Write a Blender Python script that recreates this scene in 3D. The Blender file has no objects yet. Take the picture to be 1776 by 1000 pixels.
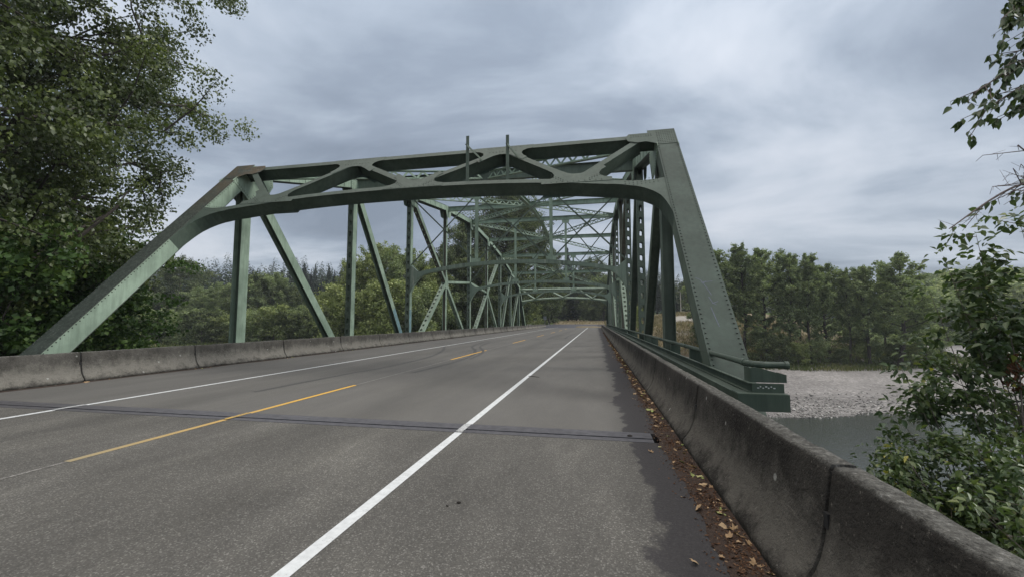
import bpy, math, random
import numpy as np
from mathutils import Vector, Matrix, noise
R = math.radians
scene = bpy.context.scene
COL = scene.collection
rng = np.random.default_rng(7)
random.seed(7)

# ------------------------------------------------------------------ camera
cam_d = bpy.data.cameras.new('camera'); cam = bpy.data.objects.new('camera', cam_d); COL.objects.link(cam)
cam_d.sensor_width = 36; cam_d.lens = 718.54 / 1776 * 36; cam_d.clip_start = 0.05; cam_d.clip_end = 4000
_a, _q, _r = .19906, .07838, -.00055
F = Vector((-math.sin(_a)*math.cos(_q), math.cos(_a)*math.cos(_q), math.sin(_q)))
R0 = Vector((math.cos(_a), math.sin(_a), 0)); U0 = R0.cross(F)
R2 = R0*math.cos(_r) + U0*math.sin(_r); U2 = -R0*math.sin(_r) + U0*math.cos(_r)
m = Matrix((R2, U2, -F)).transposed().to_4x4(); m.translation = Vector((0, 0, 1.65))
cam.matrix_world = m
scene.camera = cam
EYE = np.array([0, 0, 1.65])

# ------------------------------------------------------------------ world
SUN_EL, SUN_AZ = R(38), R(82)          # azimuth clockwise from +Y
w = bpy.data.worlds.new("World"); scene.world = w; w.use_nodes = True
nt = w.node_tree; nt.nodes.clear()
def N(nt, t, **k):
    n = nt.nodes.new(t)
    for a, v in k.items(): setattr(n, a, v)
    return n
def L(nt, a, b): nt.links.new(a, b)
def val(nt, op, a, b=None, clamp=False):
    n = N(nt, 'ShaderNodeMath', operation=op, use_clamp=clamp)
    for i, v in enumerate((a, b)):
        if v is None: continue
        if isinstance(v, (int, float)): n.inputs[i].default_value = v
        else: L(nt, v, n.inputs[i])
    return n.outputs[0]
def ramp(nt, fac, stops, interp='LINEAR'):
    n = N(nt, 'ShaderNodeValToRGB'); n.color_ramp.interpolation = interp
    while len(n.color_ramp.elements) < len(stops): n.color_ramp.elements.new(.5)
    for e, (p, c) in zip(n.color_ramp.elements, stops):
        e.position = p; e.color = (*c, 1) if len(c) == 3 else c
    if fac is not None: L(nt, fac, n.inputs[0])
    return n.outputs[0]
def mixc(nt, f, a, b, mode='MIX'):
    n = N(nt, 'ShaderNodeMix', data_type='RGBA', blend_type=mode)
    for i, v in ((0, f), (6, a), (7, b)):
        if isinstance(v, (int, float)): n.inputs[i].default_value = v
        elif isinstance(v, tuple): n.inputs[i].default_value = (*v, 1)
        else: L(nt, v, n.inputs[i])
    return n.outputs[2]
def tnoise(nt, vec, scale, detail=4, rough=.55, dist=0., d3=True):
    n = N(nt, 'ShaderNodeTexNoise'); n.inputs['Scale'].default_value = scale
    n.inputs['Detail'].default_value = detail; n.inputs['Roughness'].default_value = rough
    n.inputs['Distortion'].default_value = dist
    if vec is not None: L(nt, vec, n.inputs['Vector'])
    return n.outputs[0]
def mapping(nt, vec, scale=(1, 1, 1), loc=(0, 0, 0), rot=(0, 0, 0)):
    n = N(nt, 'ShaderNodeMapping'); n.inputs['Scale'].default_value = scale
    n.inputs['Location'].default_value = loc; n.inputs['Rotation'].default_value = rot
    L(nt, vec, n.inputs['Vector']); return n.outputs[0]

sky = N(nt, 'ShaderNodeTexSky', sky_type='NISHITA'); sky.sun_disc = False
sky.sun_elevation = SUN_EL; sky.sun_rotation = SUN_AZ; sky.dust_density = 2.0
bg1 = N(nt, 'ShaderNodeBackground'); L(nt, sky.outputs[0], bg1.inputs[0]); bg1.inputs[1].default_value = 0.1
tc = N(nt, 'ShaderNodeTexCoord')
sp = N(nt, 'ShaderNodeSeparateXYZ'); L(nt, tc.outputs['Generated'], sp.inputs[0])
zz = val(nt, 'MAXIMUM', sp.outputs[2], 0.0); zd = val(nt, 'ADD', zz, .16)
cx = val(nt, 'DIVIDE', sp.outputs[0], zd); cy = val(nt, 'DIVIDE', sp.outputs[1], zd)
cb = N(nt, 'ShaderNodeCombineXYZ'); L(nt, cx, cb.inputs[0]); L(nt, cy, cb.inputs[1])
v1 = mapping(nt, cb.outputs[0], (.55, .8, 1), (3.1, 1.7, 0), (0, 0, R(25)))
n1 = tnoise(nt, v1, 1.25, 8, .55, .5)
v2 = mapping(nt, cb.outputs[0], (.25, .32, 1), (7.3, 4.2, 2), (0, 0, R(-20)))
n2 = tnoise(nt, v2, 1.0, 3, .5, .2)
mx = val(nt, 'SUBTRACT', val(nt, 'ADD', val(nt, 'MULTIPLY', n1, .85), val(nt, 'MULTIPLY', n2, .62)), .21)
cc = mixc(nt, 1.0, (1.03, 1.0, .965), ramp(nt, mx, [(.36, (.215, .265, .345)), (.45, (.275, .335, .43)), (.52, (.375, .445, .55)), (.59, (.50, .57, .675)), (.68, (.62, .68, .78))]), 'MULTIPLY')
# overcast gradient: the zenith is brighter than the horizon
gz = val(nt, 'ADD', val(nt, 'MULTIPLY', val(nt, 'POWER', zz, 1.6), .62), .70)
gz = val(nt, 'ADD', gz, val(nt, 'MULTIPLY', val(nt, 'SUBTRACT', zz, .68, True), 8.5))  # extra brightness overhead, above the view, added to light the scene
gz = val(nt, 'ADD', gz, val(nt, 'MULTIPLY', val(nt, 'SUBTRACT', sp.outputs[0], .66, True), 2.4))  # extra brightness toward the right, out of view, added for directional light
cc = mixc(nt, val(nt, 'MULTIPLY', val(nt, 'SUBTRACT', zz, .62), 3, True), cc, mixc(nt, 1.0, cc, (1.22, 1.0, .78), 'MULTIPLY'))  # unseen zenith warmed to neutralise the light on the ground
bg2 = N(nt, 'ShaderNodeBackground'); L(nt, cc, bg2.inputs[0]); L(nt, gz, bg2.inputs[1])
ms = N(nt, 'ShaderNodeMixShader'); ms.inputs[0].default_value = .94
L(nt, bg1.outputs[0], ms.inputs[1]); L(nt, bg2.outputs[0], ms.inputs[2])
wo = N(nt, 'ShaderNodeOutputWorld'); L(nt, ms.outputs[0], wo.inputs[0])

sd = bpy.data.lights.new('sun', 'SUN'); sun = bpy.data.objects.new('sun', sd); COL.objects.link(sun)
sd.energy = 1.5; sd.angle = R(18); sd.color = (1, .97, .92)
sdir = Vector((math.sin(SUN_AZ)*math.cos(SUN_EL), math.cos(SUN_AZ)*math.cos(SUN_EL), math.sin(SUN_EL)))
sun.rotation_euler = sdir.to_track_quat('Z', 'Y').to_euler()
vs = scene.view_settings; vs.view_transform = 'Standard'; vs.look = 'None'; vs.gamma = 1; vs.exposure = 0.5
scene.cycles.max_bounces = 6; scene.cycles.diffuse_bounces = 3; scene.cycles.transparent_max_bounces = 8
scene.cycles.caustics_reflective = False; scene.cycles.caustics_refractive = False

# ------------------------------------------------------------------ helpers
def tag(o, label=None, cat=None, group=None, kind=None):
    if label: o['label'] = label
    if cat: o['category'] = cat
    if group: o['group'] = group
    if kind: o['kind'] = kind
    return o
def empty(name, loc, label=None, cat=None, group=None, rz=0):
    o = bpy.data.objects.new(name, None); COL.objects.link(o); o.location = loc; o.rotation_euler = (0, 0, rz)
    o.empty_display_size = .3
    return tag(o, label, cat, group)
def link(name, me, parent=None, loc=(0, 0, 0)):
    o = bpy.data.objects.new(name, me); COL.objects.link(o); o.location = loc
    if parent is not None: o.parent = parent
    return o
def np_mesh(name, verts, faces, mats, mi=None, tone=None, smooth=False):
    """verts (n,3); faces (m,k) one arity"""
    me = bpy.data.meshes.new(name); verts = np.asarray(verts, np.float32); faces = np.asarray(faces, np.int32)
    nf, k = faces.shape
    me.vertices.add(len(verts)); me.vertices.foreach_set('co', verts.ravel())
    me.loops.add(nf*k); me.loops.foreach_set('vertex_index', faces.ravel())
    me.polygons.add(nf); me.polygons.foreach_set('loop_start', np.arange(0, nf*k, k, dtype=np.int32))
    me.polygons.foreach_set('loop_total', np.full(nf, k, np.int32))
    for mt in (mats if isinstance(mats, (list, tuple)) else [mats]): me.materials.append(mt)
    if mi is not None: me.polygons.foreach_set('material_index', np.asarray(mi, np.int32))
    if smooth: me.polygons.foreach_set('use_smooth', np.ones(nf, bool))
    if tone is not None:
        at = me.attributes.new('tone', 'FLOAT', 'FACE'); at.data.foreach_set('value', np.asarray(tone, np.float32))
    me.update(calc_edges=True); me.validate(); return me
class MB:
    def __init__(s): s.v = []; s.f = []; s.m = []
    def add(s, vs, fs, mi=0):
        b = len(s.v); s.v += [tuple(x) for x in vs]; s.f += [tuple(b+i for i in f) for f in fs]; s.m += [mi]*len(fs)
    def box(s, o, e1, e2, e3, a, b, c, mi=0):
        """o + e1*a + e2*b + e3*c over ranges"""
        vs = [o+e1*x+e2*y+e3*z for z in c for y in b for x in a]
        s.add(vs, [(0, 2, 3, 1), (4, 5, 7, 6), (0, 1, 5, 4), (2, 6, 7, 3), (0, 4, 6, 2), (1, 3, 7, 5)], mi)
    def wbox(s, x, y, z, mi=0): s.box(Vector((0, 0, 0)), X_, Y_, Z_, x, y, z, mi)
    def prism(s, poly, o, e1, e2, e3, c, mi=0):
        """polygon (u,v) list in plane e1,e2 extruded along e3 over range c"""
        n = len(poly)
        vs = [o+e1*u+e2*v+e3*c[0] for u, v in poly]+[o+e1*u+e2*v+e3*c[1] for u, v in poly]
        fs = [tuple(range(n))[::-1], tuple(range(n, 2*n))]+[(i, (i+1) % n, (i+1) % n+n, i+n) for i in range(n)]
        s.add(vs, fs, mi)
    def tube(s, pts, rad, seg=8, mi=0, cap=True):
        pts = [Vector(p) for p in pts]; n = len(pts)
        if not isinstance(rad, (list, tuple)): rad = [rad]*n
        up = Vector((0, 0, 1)); prev = None; rings = []
        for i, p in enumerate(pts):
            t = (pts[min(i+1, n-1)]-pts[max(i-1, 0)]).normalized()
            if prev is None:
                a = t.cross(up if abs(t.z) < .95 else Vector((1, 0, 0))).normalized()
            else:
                a = (prev - t*prev.dot(t)).normalized()
            prev = a; b = t.cross(a)
            rings.append([p+(a*math.cos(2*math.pi*k/seg)+b*math.sin(2*math.pi*k/seg))*rad[i] for k in range(seg)])
        vs = [q for r in rings for q in r]; fs = []
        for i in range(n-1):
            for k in range(seg):
                fs.append((i*seg+k, i*seg+(k+1) % seg, (i+1)*seg+(k+1) % seg, (i+1)*seg+k))
        if cap: fs += [tuple(range(seg))[::-1], tuple((n-1)*seg+k for k in range(seg))]
        s.add(vs, fs, mi)
    def rivet(s, p, n, r=.019, h=.014, mi=0):
        mi = 2; r *= 1.2; h *= 1.3
        n = n.normalized(); a = n.cross(Vector((.3, .7, .64))).normalized(); b = n.cross(a)
        vs = [p+(a*math.cos(k*math.pi/3)+b*math.sin(k*math.pi/3))*r for k in range(6)]
        vs += [p+n*h*.75+(a*math.cos(k*math.pi/3)+b*math.sin(k*math.pi/3))*r*.65 for k in range(6)]+[p+n*h]
        fs = [(k, (k+1) % 6, (k+1) % 6+6, k+6) for k in range(6)]+[(k+6, (k+1) % 6+6, 12) for k in range(6)]
        s.add(vs, fs, mi)
    def mesh(s, name, mats, smooth=False):
        me = bpy.data.meshes.new(name); me.from_pydata(s.v, [], s.f)
        for mt in (mats if isinstance(mats, (list, tuple)) else [mats]): me.materials.append(mt)
        me.polygons.foreach_set('material_index', s.m)
        if smooth: me.polygons.foreach_set('use_smooth', [True]*len(s.f))
        me.update(); return me
    def build(s, name, mats, parent=None, smooth=False, loc=(0, 0, 0)):
        return link(name, s.mesh(name, mats, smooth), parent, loc)
X_, Y_, Z_ = Vector((1, 0, 0)), Vector((0, 1, 0)), Vector((0, 0, 1))
ORD = ['nearest', 'second', 'third', 'fourth', 'fifth', 'sixth', 'seventh', 'eighth', 'ninth', 'tenth', 'eleventh', 'twelfth', 'thirteenth',
       'fourteenth', 'fifteenth', 'sixteenth', 'seventeenth', 'eighteenth', 'nineteenth', 'twentieth', 'twenty-first', 'twenty-second',
       'twenty-third', 'twenty-fourth', 'twenty-fifth', 'twenty-sixth', 'twenty-seventh', 'twenty-eighth', 'twenty-ninth', 'thirtieth', 'thirty-first']
def sm(a, b, x):
    t = np.clip((x-a)/(b-a), 0, 1); return t*t*(3-2*t)

# ------------------------------------------------------------------ materials
def mat(name):
    mt = bpy.data.materials.new(name); mt.use_nodes = True; t = mt.node_tree
    return mt, t, t.nodes['Principled BSDF'], t.nodes['Material Output']
def objco(t): return N(t, 'ShaderNodeTexCoord').outputs['Object']
def geopos(t): return N(t, 'ShaderNodeNewGeometry').outputs['Position']
def bump(t, b, h, strength=.3, dist=.01):
    n = N(t, 'ShaderNodeBump'); n.inputs['Strength'].default_value = strength; n.inputs['Distance'].default_value = dist
    L(t, h, n.inputs['Height']); L(t, n.outputs[0], b.inputs['Normal'])

def steel(name, base, light, grime=.5, moss=False):
    mt, t, b, o = mat(name); p = geopos(t)
    fade = ramp(t, tnoise(t, p, .9, 5, .6), [(.35, base), (.65, light)])
    st = tnoise(t, mapping(t, p, (9, 9, .9)), 1, 5, .65)
    col = mixc(t, val(t, 'MULTIPLY', ramp(t, st, [(.42, (0, 0, 0)), (.72, (1, 1, 1))]), .45), fade, tuple(c*.45 for c in base))
    nz = N(t, 'ShaderNodeSeparateXYZ'); g = N(t, 'ShaderNodeNewGeometry'); L(t, g.outputs['Normal'], nz.inputs[0])
    up = val(t, 'MULTIPLY', ramp(t, nz.outputs[2], [(.25, (0, 0, 0)), (.6, (1, 1, 1))]), .8)
    gn = ramp(t, tnoise(t, p, 7, 6, .7), [(.3, (.0, .0, .0)), (.6, (1, 1, 1))])
    f = val(t, 'MULTIPLY', up, val(t, 'ADD', val(t, 'MULTIPLY', gn, .35), grime), True)
    gc = ramp(t, tnoise(t, p, 9, 4, .6), [(.35, (.028, .037, .030)), (.55, (.050, .062, .052)), (.75, (.078, .094, .080))])
    col = mixc(t, f, col, gc)
    if moss:
        mf = ramp(t, tnoise(t, p, 2.6, 6, .75), [(.42, (0, 0, 0)), (.52, (1, 1, 1))])
        sx = N(t, 'ShaderNodeSeparateXYZ'); L(t, p, sx.inputs[0])
        hi = ramp(t, val(t, 'MULTIPLY', val(t, 'SUBTRACT', sx.outputs[2], 5.6), .4), [(0, (0, 0, 0)), (1, (1, 1, 1))])
        mf = val(t, 'MULTIPLY', val(t, 'MULTIPLY', mf, hi), up)
        mc = ramp(t, tnoise(t, p, 30, 3, .6), [(.35, (.05, .035, .02)), (.6, (.11, .075, .035)), (.75, (.09, .10, .03))])
        col = mixc(t, mf, col, mc)
        sp_ = ramp(t, tnoise(t, p, 17, 4, .75), [(.58, (0, 0, 0)), (.66, (1, 1, 1))]); col = mixc(t, val(t, 'MULTIPLY', sp_, .7), col, (.20, .21, .19))
    L(t, col, b.inputs['Base Color']); b.inputs['Roughness'].default_value = .62
    b.inputs['Specular IOR Level'].default_value = .35
    bump(t, b, tnoise(t, p, 60, 3, .6), .25, .004)
    return mt
M = {}
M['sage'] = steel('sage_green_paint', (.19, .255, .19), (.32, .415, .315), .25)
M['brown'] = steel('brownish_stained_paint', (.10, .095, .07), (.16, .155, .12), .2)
M['green'] = steel('dull_and_shaded_green_paint', (.075, .10, .075), (.12, .155, .118), .3)  # darker than sage; shade is painted in on right truss, webs and covers
M['cover'] = steel('weathered_cover_plate', (.028, .047, .035), (.054, .082, .064), .03)
M['face'] = steel('strut_face_paint', (.050, .076, .058), (.084, .116, .092), .05)
M['channel'] = steel('dark_green_channel_paint', (.045, .068, .050), (.08, .108, .082), .35)
M['rivet'] = steel('dark_rivet_heads', (.03, .04, .032), (.05, .065, .052), .0)
M['moss'] = steel('mossy_cover_plate', (.042, .048, .038), (.075, .085, .068), 1.0, True)
M['dark'] = steel('dark_grimy_paint', (.06, .09, .07), (.09, .13, .10), .5)

def streaky():
    mt, t, b, o = mat('streaked_green_paint'); p = geopos(t)
    n = tnoise(t, mapping(t, p, (5.5, 1, .35)), 1, 4, .7); big = tnoise(t, mapping(t, p, (.35, .1, .1)), 1, 3, .6)
    c = ramp(t, n, [(.3, (.06, .075, .06)), (.48, (.14, .185, .14)), (.6, (.20, .25, .195)), (.72, (.42, .42, .36))])
    c = mixc(t, ramp(t, big, [(.42, (0, 0, 0)), (.6, (1, 1, 1))]), (.15, .205, .155), c)
    L(t, c, b.inputs['Base Color']); b.inputs['Roughness'].default_value = .7; return mt
M['streak'] = streaky()
def concrete(name, a, c, lo):
    mt, t, b, o = mat(name); p = objco(t); wp = geopos(t)
    n1 = tnoise(t, wp, 1.3, 6, .6); n2 = tnoise(t, mapping(t, wp, (14, 5, .8)), 1, 5, .65); n3 = tnoise(t, wp, 45, 4, .7)
    col = ramp(t, n1, [(.3, a), (.7, c)])
    col = mixc(t, val(t, 'MULTIPLY', ramp(t, n2, [(.4, (0, 0, 0)), (.7, (1, 1, 1))]), .55), col, tuple(x*.42 for x in a))
    col = mixc(t, val(t, 'MULTIPLY', n3, .5), col, tuple(x*1.5 for x in a), 'OVERLAY')
    sz = N(t, 'ShaderNodeSeparateXYZ'); L(t, p, sz.inputs[0])
    # splashed, paler lower flare with ragged upper edge
    zl = val(t, 'ADD', sz.outputs[2], val(t, 'MULTIPLY', val(t, 'SUBTRACT', tnoise(t, wp, 3.2, 8, .8), .5), 1.0))
    lf = val(t, 'MULTIPLY', ramp(t, zl, [(.02, (0, 0, 0)), (.2, (1, 1, 1)), (.30, (1, 1, 1)), (.58, (0, 0, 0))]), .55)
    col = mixc(t, lf, col, lo)
    tp = ramp(t, sz.outputs[2], [(.785, (0, 0, 0)), (.80, (1, 1, 1))])
    crust = ramp(t, tnoise(t, wp, 22, 8, .8), [(.36, (.022, .021, .018)), (.48, (.085, .083, .074)), (.58, (.15, .147, .133)), (.68, (.32, .32, .30))])
    col = mixc(t, val(t, 'MULTIPLY', tp, .8), col, crust)
    lic = ramp(t, tnoise(t, wp, 38, 6, .8), [(.60, (0, 0, 0)), (.68, (1, 1, 1))]); col = mixc(t, val(t, 'MULTIPLY', lic, .45), col, tuple(min(1, x*2.6) for x in lo))
    pit = ramp(t, tnoise(t, wp, 70, 3, .7), [(.28, (1, 1, 1)), (.38, (0, 0, 0))]); col = mixc(t, val(t, 'MULTIPLY', pit, .6), col, (.012, .011, .01))
    foot = ramp(t, val(t, 'ADD', sz.outputs[2], val(t, 'MULTIPLY', val(t, 'SUBTRACT', tnoise(t, wp, 7, 6, .75), .5), .22)), [(.02, (1, 1, 1)), (.07, (0, 0, 0))]); col = mixc(t, val(t, 'MULTIPLY', foot, .85), col, (.014, .013, .010))
    spots = N(t, 'ShaderNodeTexVoronoi'); spots.inputs['Scale'].default_value = 2.3; L(t, wp, spots.inputs['Vector'])
    sf = ramp(t, spots.outputs['Distance'], [(.055, (1, 1, 1)), (.075, (0, 0, 0))])
    col = mixc(t, val(t, 'MULTIPLY', sf, .75), col, (.36, .36, .33))
    L(t, col, b.inputs['Base Color']); b.inputs['Roughness'].default_value = .93; b.inputs['Specular IOR Level'].default_value = .2
    bump(t, b, val(t, 'ADD', n3, val(t, 'MULTIPLY', tnoise(t, wp, 12, 5, .7), 1.8)), .9, .02)
    return mt
M['conc_r'] = concrete('stained_concrete_painted_shade', (.034, .031, .027), (.078, .072, .063), (.175, .163, .14))  # real stains, with the shade of the road face put into the colour
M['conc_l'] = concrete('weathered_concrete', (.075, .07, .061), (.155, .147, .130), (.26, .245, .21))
def simple(name, col, rough=.8, var=.25, scale=8., metal=0., bmp=.2):
    mt, t, b, o = mat(name); p = objco(t)
    c = ramp(t, tnoise(t, p, scale, 5, .65), [(.3, tuple(x*(1-var) for x in col)), (.7, tuple(x*(1+var) for x in col))])
    L(t, c, b.inputs['Base Color']); b.inputs['Roughness'].default_value = rough; b.inputs['Metallic'].default_value = metal
    if bmp: bump(t, b, tnoise(t, p, scale*5, 3, .6), bmp, .01)
    return mt
M['pierconc'] = simple('pier_concrete', (.24, .23, .21), .9, .3, 1.5)
M['steelplate'] = simple('dark_steel_joint', (.070, .068, .074), .55, .35, 9, .05)
M['groove'] = simple('dark_groove', (.012, .012, .012), .9)
M['signback'] = simple('bare_metal_sign', (.30, .32, .34), .5, .1, 3, .3)
M['post'] = simple('weathered_post', (.30, .29, .27), .8)
M['pole'] = simple('pale_wooden_pole', (.34, .32, .28), .9)
M['white'] = simple('white_plastic', (.6, .6, .57), .5, .1)

# asphalt (shared node code)
def asphalt_color(t, p):
    sx = N(t, 'ShaderNodeSeparateXYZ'); L(t, p, sx.inputs[0]); x, y = sx.outputs[0], sx.outputs[1]
    sp1 = N(t, 'ShaderNodeTexVoronoi'); sp1.inputs['Scale'].default_value = 95; L(t, p, sp1.inputs['Vector'])
    sc = N(t, 'ShaderNodeSeparateColor'); L(t, sp1.outputs['Color'], sc.inputs[0])
    stone = ramp(t, sc.outputs[0], [(0, (.034, .033, .031)), (.45, (.062, .060, .056)), (.82, (.095, .092, .085)), (1, (.24, .236, .225))])
    fine = ramp(t, tnoise(t, p, 260, 3, .7), [(.3, (.052, .050, .047)), (.7, (.122, .118, .111))])
    near = mixc(t, 1., mixc(t, .5, stone, fine), (1.12, 1.11, 1.07), 'MULTIPLY')
    patch = ramp(t, tnoise(t, mapping(t, p, (1, .45, 1)), .8, 7, .62, .3), [(.32, (.80, .80, .80)), (.52, (1, 1, 1)), (.74, (1.42, 1.42, 1.40))])
    near = mixc(t, 1.0, near, patch, 'MULTIPLY')
    big = ramp(t, tnoise(t, mapping(t, p, (1.6, .35, 1)), 2.1, 6, .7, .2), [(.4, (.93, .93, .93)), (.75, (1.2, 1.2, 1.19))])
    near = mixc(t, .7, near, big, 'MULTIPLY')
    deckn = mixc(t, .28, ramp(t, tnoise(t, mapping(t, p, (1.2, .25, 1)), .9, 6, .6), [(.3, (.100, .097, .090)), (.7, (.134, .130, .121))]), near)
    # paler deck past the joint; shoulder a little paler on both sides
    isdeck = ramp(t, val(t, 'SUBTRACT', y, 6.1), [(0, (0, 0, 0)), (.01, (1, 1, 1))])
    col = mixc(t, isdeck, near, deckn)
    # wheel paths: slightly darker bands
    wv = val(t, 'ABSOLUTE', val(t, 'SUBTRACT', val(t, 'ABSOLUTE', val(t, 'ADD', x, 6.1)), 2.0))
    wp = ramp(t, wv, [(.0, (.86, .86, .86)), (.9, (1.06, 1.06, 1.05)), (1.3, (1, 1, 1))])
    col = mixc(t, 1.0, col, wp, 'MULTIPLY')
    # old seal lines between lanes
    # far road beyond the bridge: newer bluish asphalt
    far = ramp(t, val(t, 'MULTIPLY', val(t, 'SUBTRACT', y, 103.5), .5), [(0, (0, 0, 0)), (.3, (1, 1, 1))])
    col = mixc(t, far, col, (.066, .068, .078))
    # damp mossy band along the right barrier
    e = val(t, 'ADD', x, val(t, 'MULTIPLY', val(t, 'SUBTRACT', tnoise(t, mapping(t, p, (1, .8, 1)), 1.1, 5, .6), .5), 1.1))
    e = val(t, 'SUBTRACT', e, val(t, 'MULTIPLY', val(t, 'SUBTRACT', tnoise(t, p, 7, 4, .6), .5), .12))
    df = ramp(t, val(t, 'SUBTRACT', e, .42), [(0, (0, 0, 0)), (.045, (1, 1, 1))])
    dc = ramp(t, tnoise(t, p, 30, 5, .7), [(.3, (.028, .026, .028)), (.62, (.042, .039, .041)), (.78, (.075, .07, .068))])
    col = mixc(t, val(t, 'MULTIPLY', df, .86), col, dc)
    return col, sp1.outputs['Distance'], x, y
def asphalt():
    mt, t, b, o = mat('asphalt'); p = geopos(t)
    col, h, x, y = asphalt_color(t, p)
    L(t, col, b.inputs['Base Color']); b.inputs['Roughness'].default_value = .88; b.inputs['Specular IOR Level'].default_value = .3
    bump(t, b, val(t, 'ADD', h, tnoise(t, p, 120, 3, .7)), .55, .004)
    return mt
M['asphalt'] = asphalt()
def paint(name, col, wear, fade_y=None):
    mt, t, b, o = mat(name); p = geopos(t)
    ac, h, x, y = asphalt_color(t, p)
    n = val(t, 'ADD', val(t, 'MULTIPLY', tnoise(t, p, 55, 4, .75), .6), val(t, 'MULTIPLY', tnoise(t, p, 6, 5, .7), .4))
    f = ramp(t, n, [(wear, (0, 0, 0)), (wear+.09, (1, 1, 1))])
    pc = ramp(t, tnoise(t, p, 12, 5, .7), [(.3, tuple(c*.78 for c in col)), (.65, col)])
    if fade_y:
        fa = ramp(t, val(t, 'MULTIPLY', val(t, 'SUBTRACT', y, fade_y[0]), 1/(fade_y[1]-fade_y[0])), [(0, (0, 0, 0)), (1, (1, 1, 1))])
        pc = mixc(t, fa, (.29, .235, .13), pc)
    L(t, mixc(t, f, ac, pc), b.inputs['Base Color']); b.inputs['Roughness'].default_value = .7
    bump(t, b, tnoise(t, p, 120, 3, .7), .4, .003)
    return mt
M['wline'] = paint('white_road_paint', (.60, .62, .62), .33)
M['wworn'] = paint('scuffed_white_paint', (.45, .46, .46), .40)
M['yworn'] = paint('scuffed_yellow_paint', (.50, .32, .07), .42)
M['yline'] = paint('yellow_road_paint', (.70, .39, .04), .30)
M['yfade'] = paint('worn_yellow_road_paint', (.66, .38, .05), .33, (4.0, 8.0))
M['ghost'] = paint('ghost_of_old_line', (.27, .26, .24), .47)
def skid():
    mt, t, b, o = mat('tyre_rubber_mark'); p = geopos(t); ac, h, x, y = asphalt_color(t, p)
    f = ramp(t, tnoise(t, p, 9, 5, .7), [(.3, (.45, .45, .45)), (.7, (.95, .95, .95))])
    L(t, mixc(t, f, ac, (.03, .029, .029)), b.inputs['Base Color']); b.inputs['Roughness'].default_value = .8
    return mt
M['skid'] = skid()

def ground_mat():
    mt, t, b, o = mat('river_ground'); p = geopos(t)
    at = N(t, 'ShaderNodeAttribute', attribute_name='zone'); sc = N(t, 'ShaderNodeSeparateColor'); L(t, at.outputs['Color'], sc.inputs[0])
    v = N(t, 'ShaderNodeTexVoronoi'); v.inputs['Scale'].default_value = 4.5; L(t, p, v.inputs['Vector'])
    vc = N(t, 'ShaderNodeSeparateColor'); L(t, v.outputs['Color'], vc.inputs[0])
    v3 = N(t, 'ShaderNodeTexVoronoi'); v3.inputs['Scale'].default_value = 1.1; L(t, p, v3.inputs['Vector'])
    vc3 = N(t, 'ShaderNodeSeparateColor'); L(t, v3.outputs['Color'], vc3.inputs[0])
    gv = ramp(t, vc.outputs[0], [(0, (.125, .119, .11)), (.5, (.195, .186, .174)), (.85, (.265, .253, .237)), (1, (.385, .37, .345))])
    gv = mixc(t, .35, gv, ramp(t, vc3.outputs[0], [(0, (.15, .146, .144)), (1, (.235, .228, .222))]))
    gv = mixc(t, 1., gv, ramp(t, tnoise(t, mapping(t, p, (1, 1, 1)), .11, 5, .55), [(.35, (.72, .71, .72)), (.65, (1.15, 1.14, 1.15))]), 'MULTIPLY')
    gr = ramp(t, tnoise(t, p, .5, 7, .7), [(.3, (.035, .055, .018)), (.55, (.075, .10, .03)), (.75, (.13, .135, .05))])
    dry = ramp(t, tnoise(t, p, .8, 7, .7), [(.3, (.10, .085, .05)), (.6, (.20, .165, .105)), (.8, (.30, .27, .20))])
    soil = ramp(t, tnoise(t, p, 1.2, 6, .7), [(.3, (.045, .035, .025)), (.7, (.10, .08, .055))])
    sand = ramp(t, tnoise(t, p, .5, 6, .7), [(.3, (.22, .205, .18)), (.7, (.33, .31, .275))])
    bl = tnoise(t, p, .6, 6, .7)
    def th(c, k=.5): return ramp(t, val(t, 'ADD', c, val(t, 'MULTIPLY', val(t, 'SUBTRACT', bl, .5), k)), [(.4, (0, 0, 0)), (.6, (1, 1, 1))])
    col = mixc(t, th(sc.outputs[0]), soil, gv); col = mixc(t, th(sc.outputs[1]), col, gr); col = mixc(t, th(sc.outputs[2]), col, dry)
    at2 = N(t, 'ShaderNodeAttribute', attribute_name='sand'); col = mixc(t, th(at2.outputs['Fac'], .7), col, sand)
    L(t, col, b.inputs['Base Color']); b.inputs['Roughness'].default_value = .95; b.inputs['Specular IOR Level'].default_value = .15
    bump(t, b, v.outputs['Distance'], .6, .08)
    return mt
M['ground'] = ground_mat()
def water():
    mt, t, b, o = mat('river_water'); p = geopos(t)
    b.inputs['Base Color'].default_value = (.040, .045, .040, 1); b.inputs['Roughness'].default_value = .10
    b.inputs['Specular IOR Level'].default_value = .6
    bump(t, b, val(t, 'ADD', tnoise(t, mapping(t, p, (1.2, 2.2, 1)), 2.2, 4, .6), tnoise(t, p, .35, 3, .5)), .3, .12)
    return mt
M['water'] = water()
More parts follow.
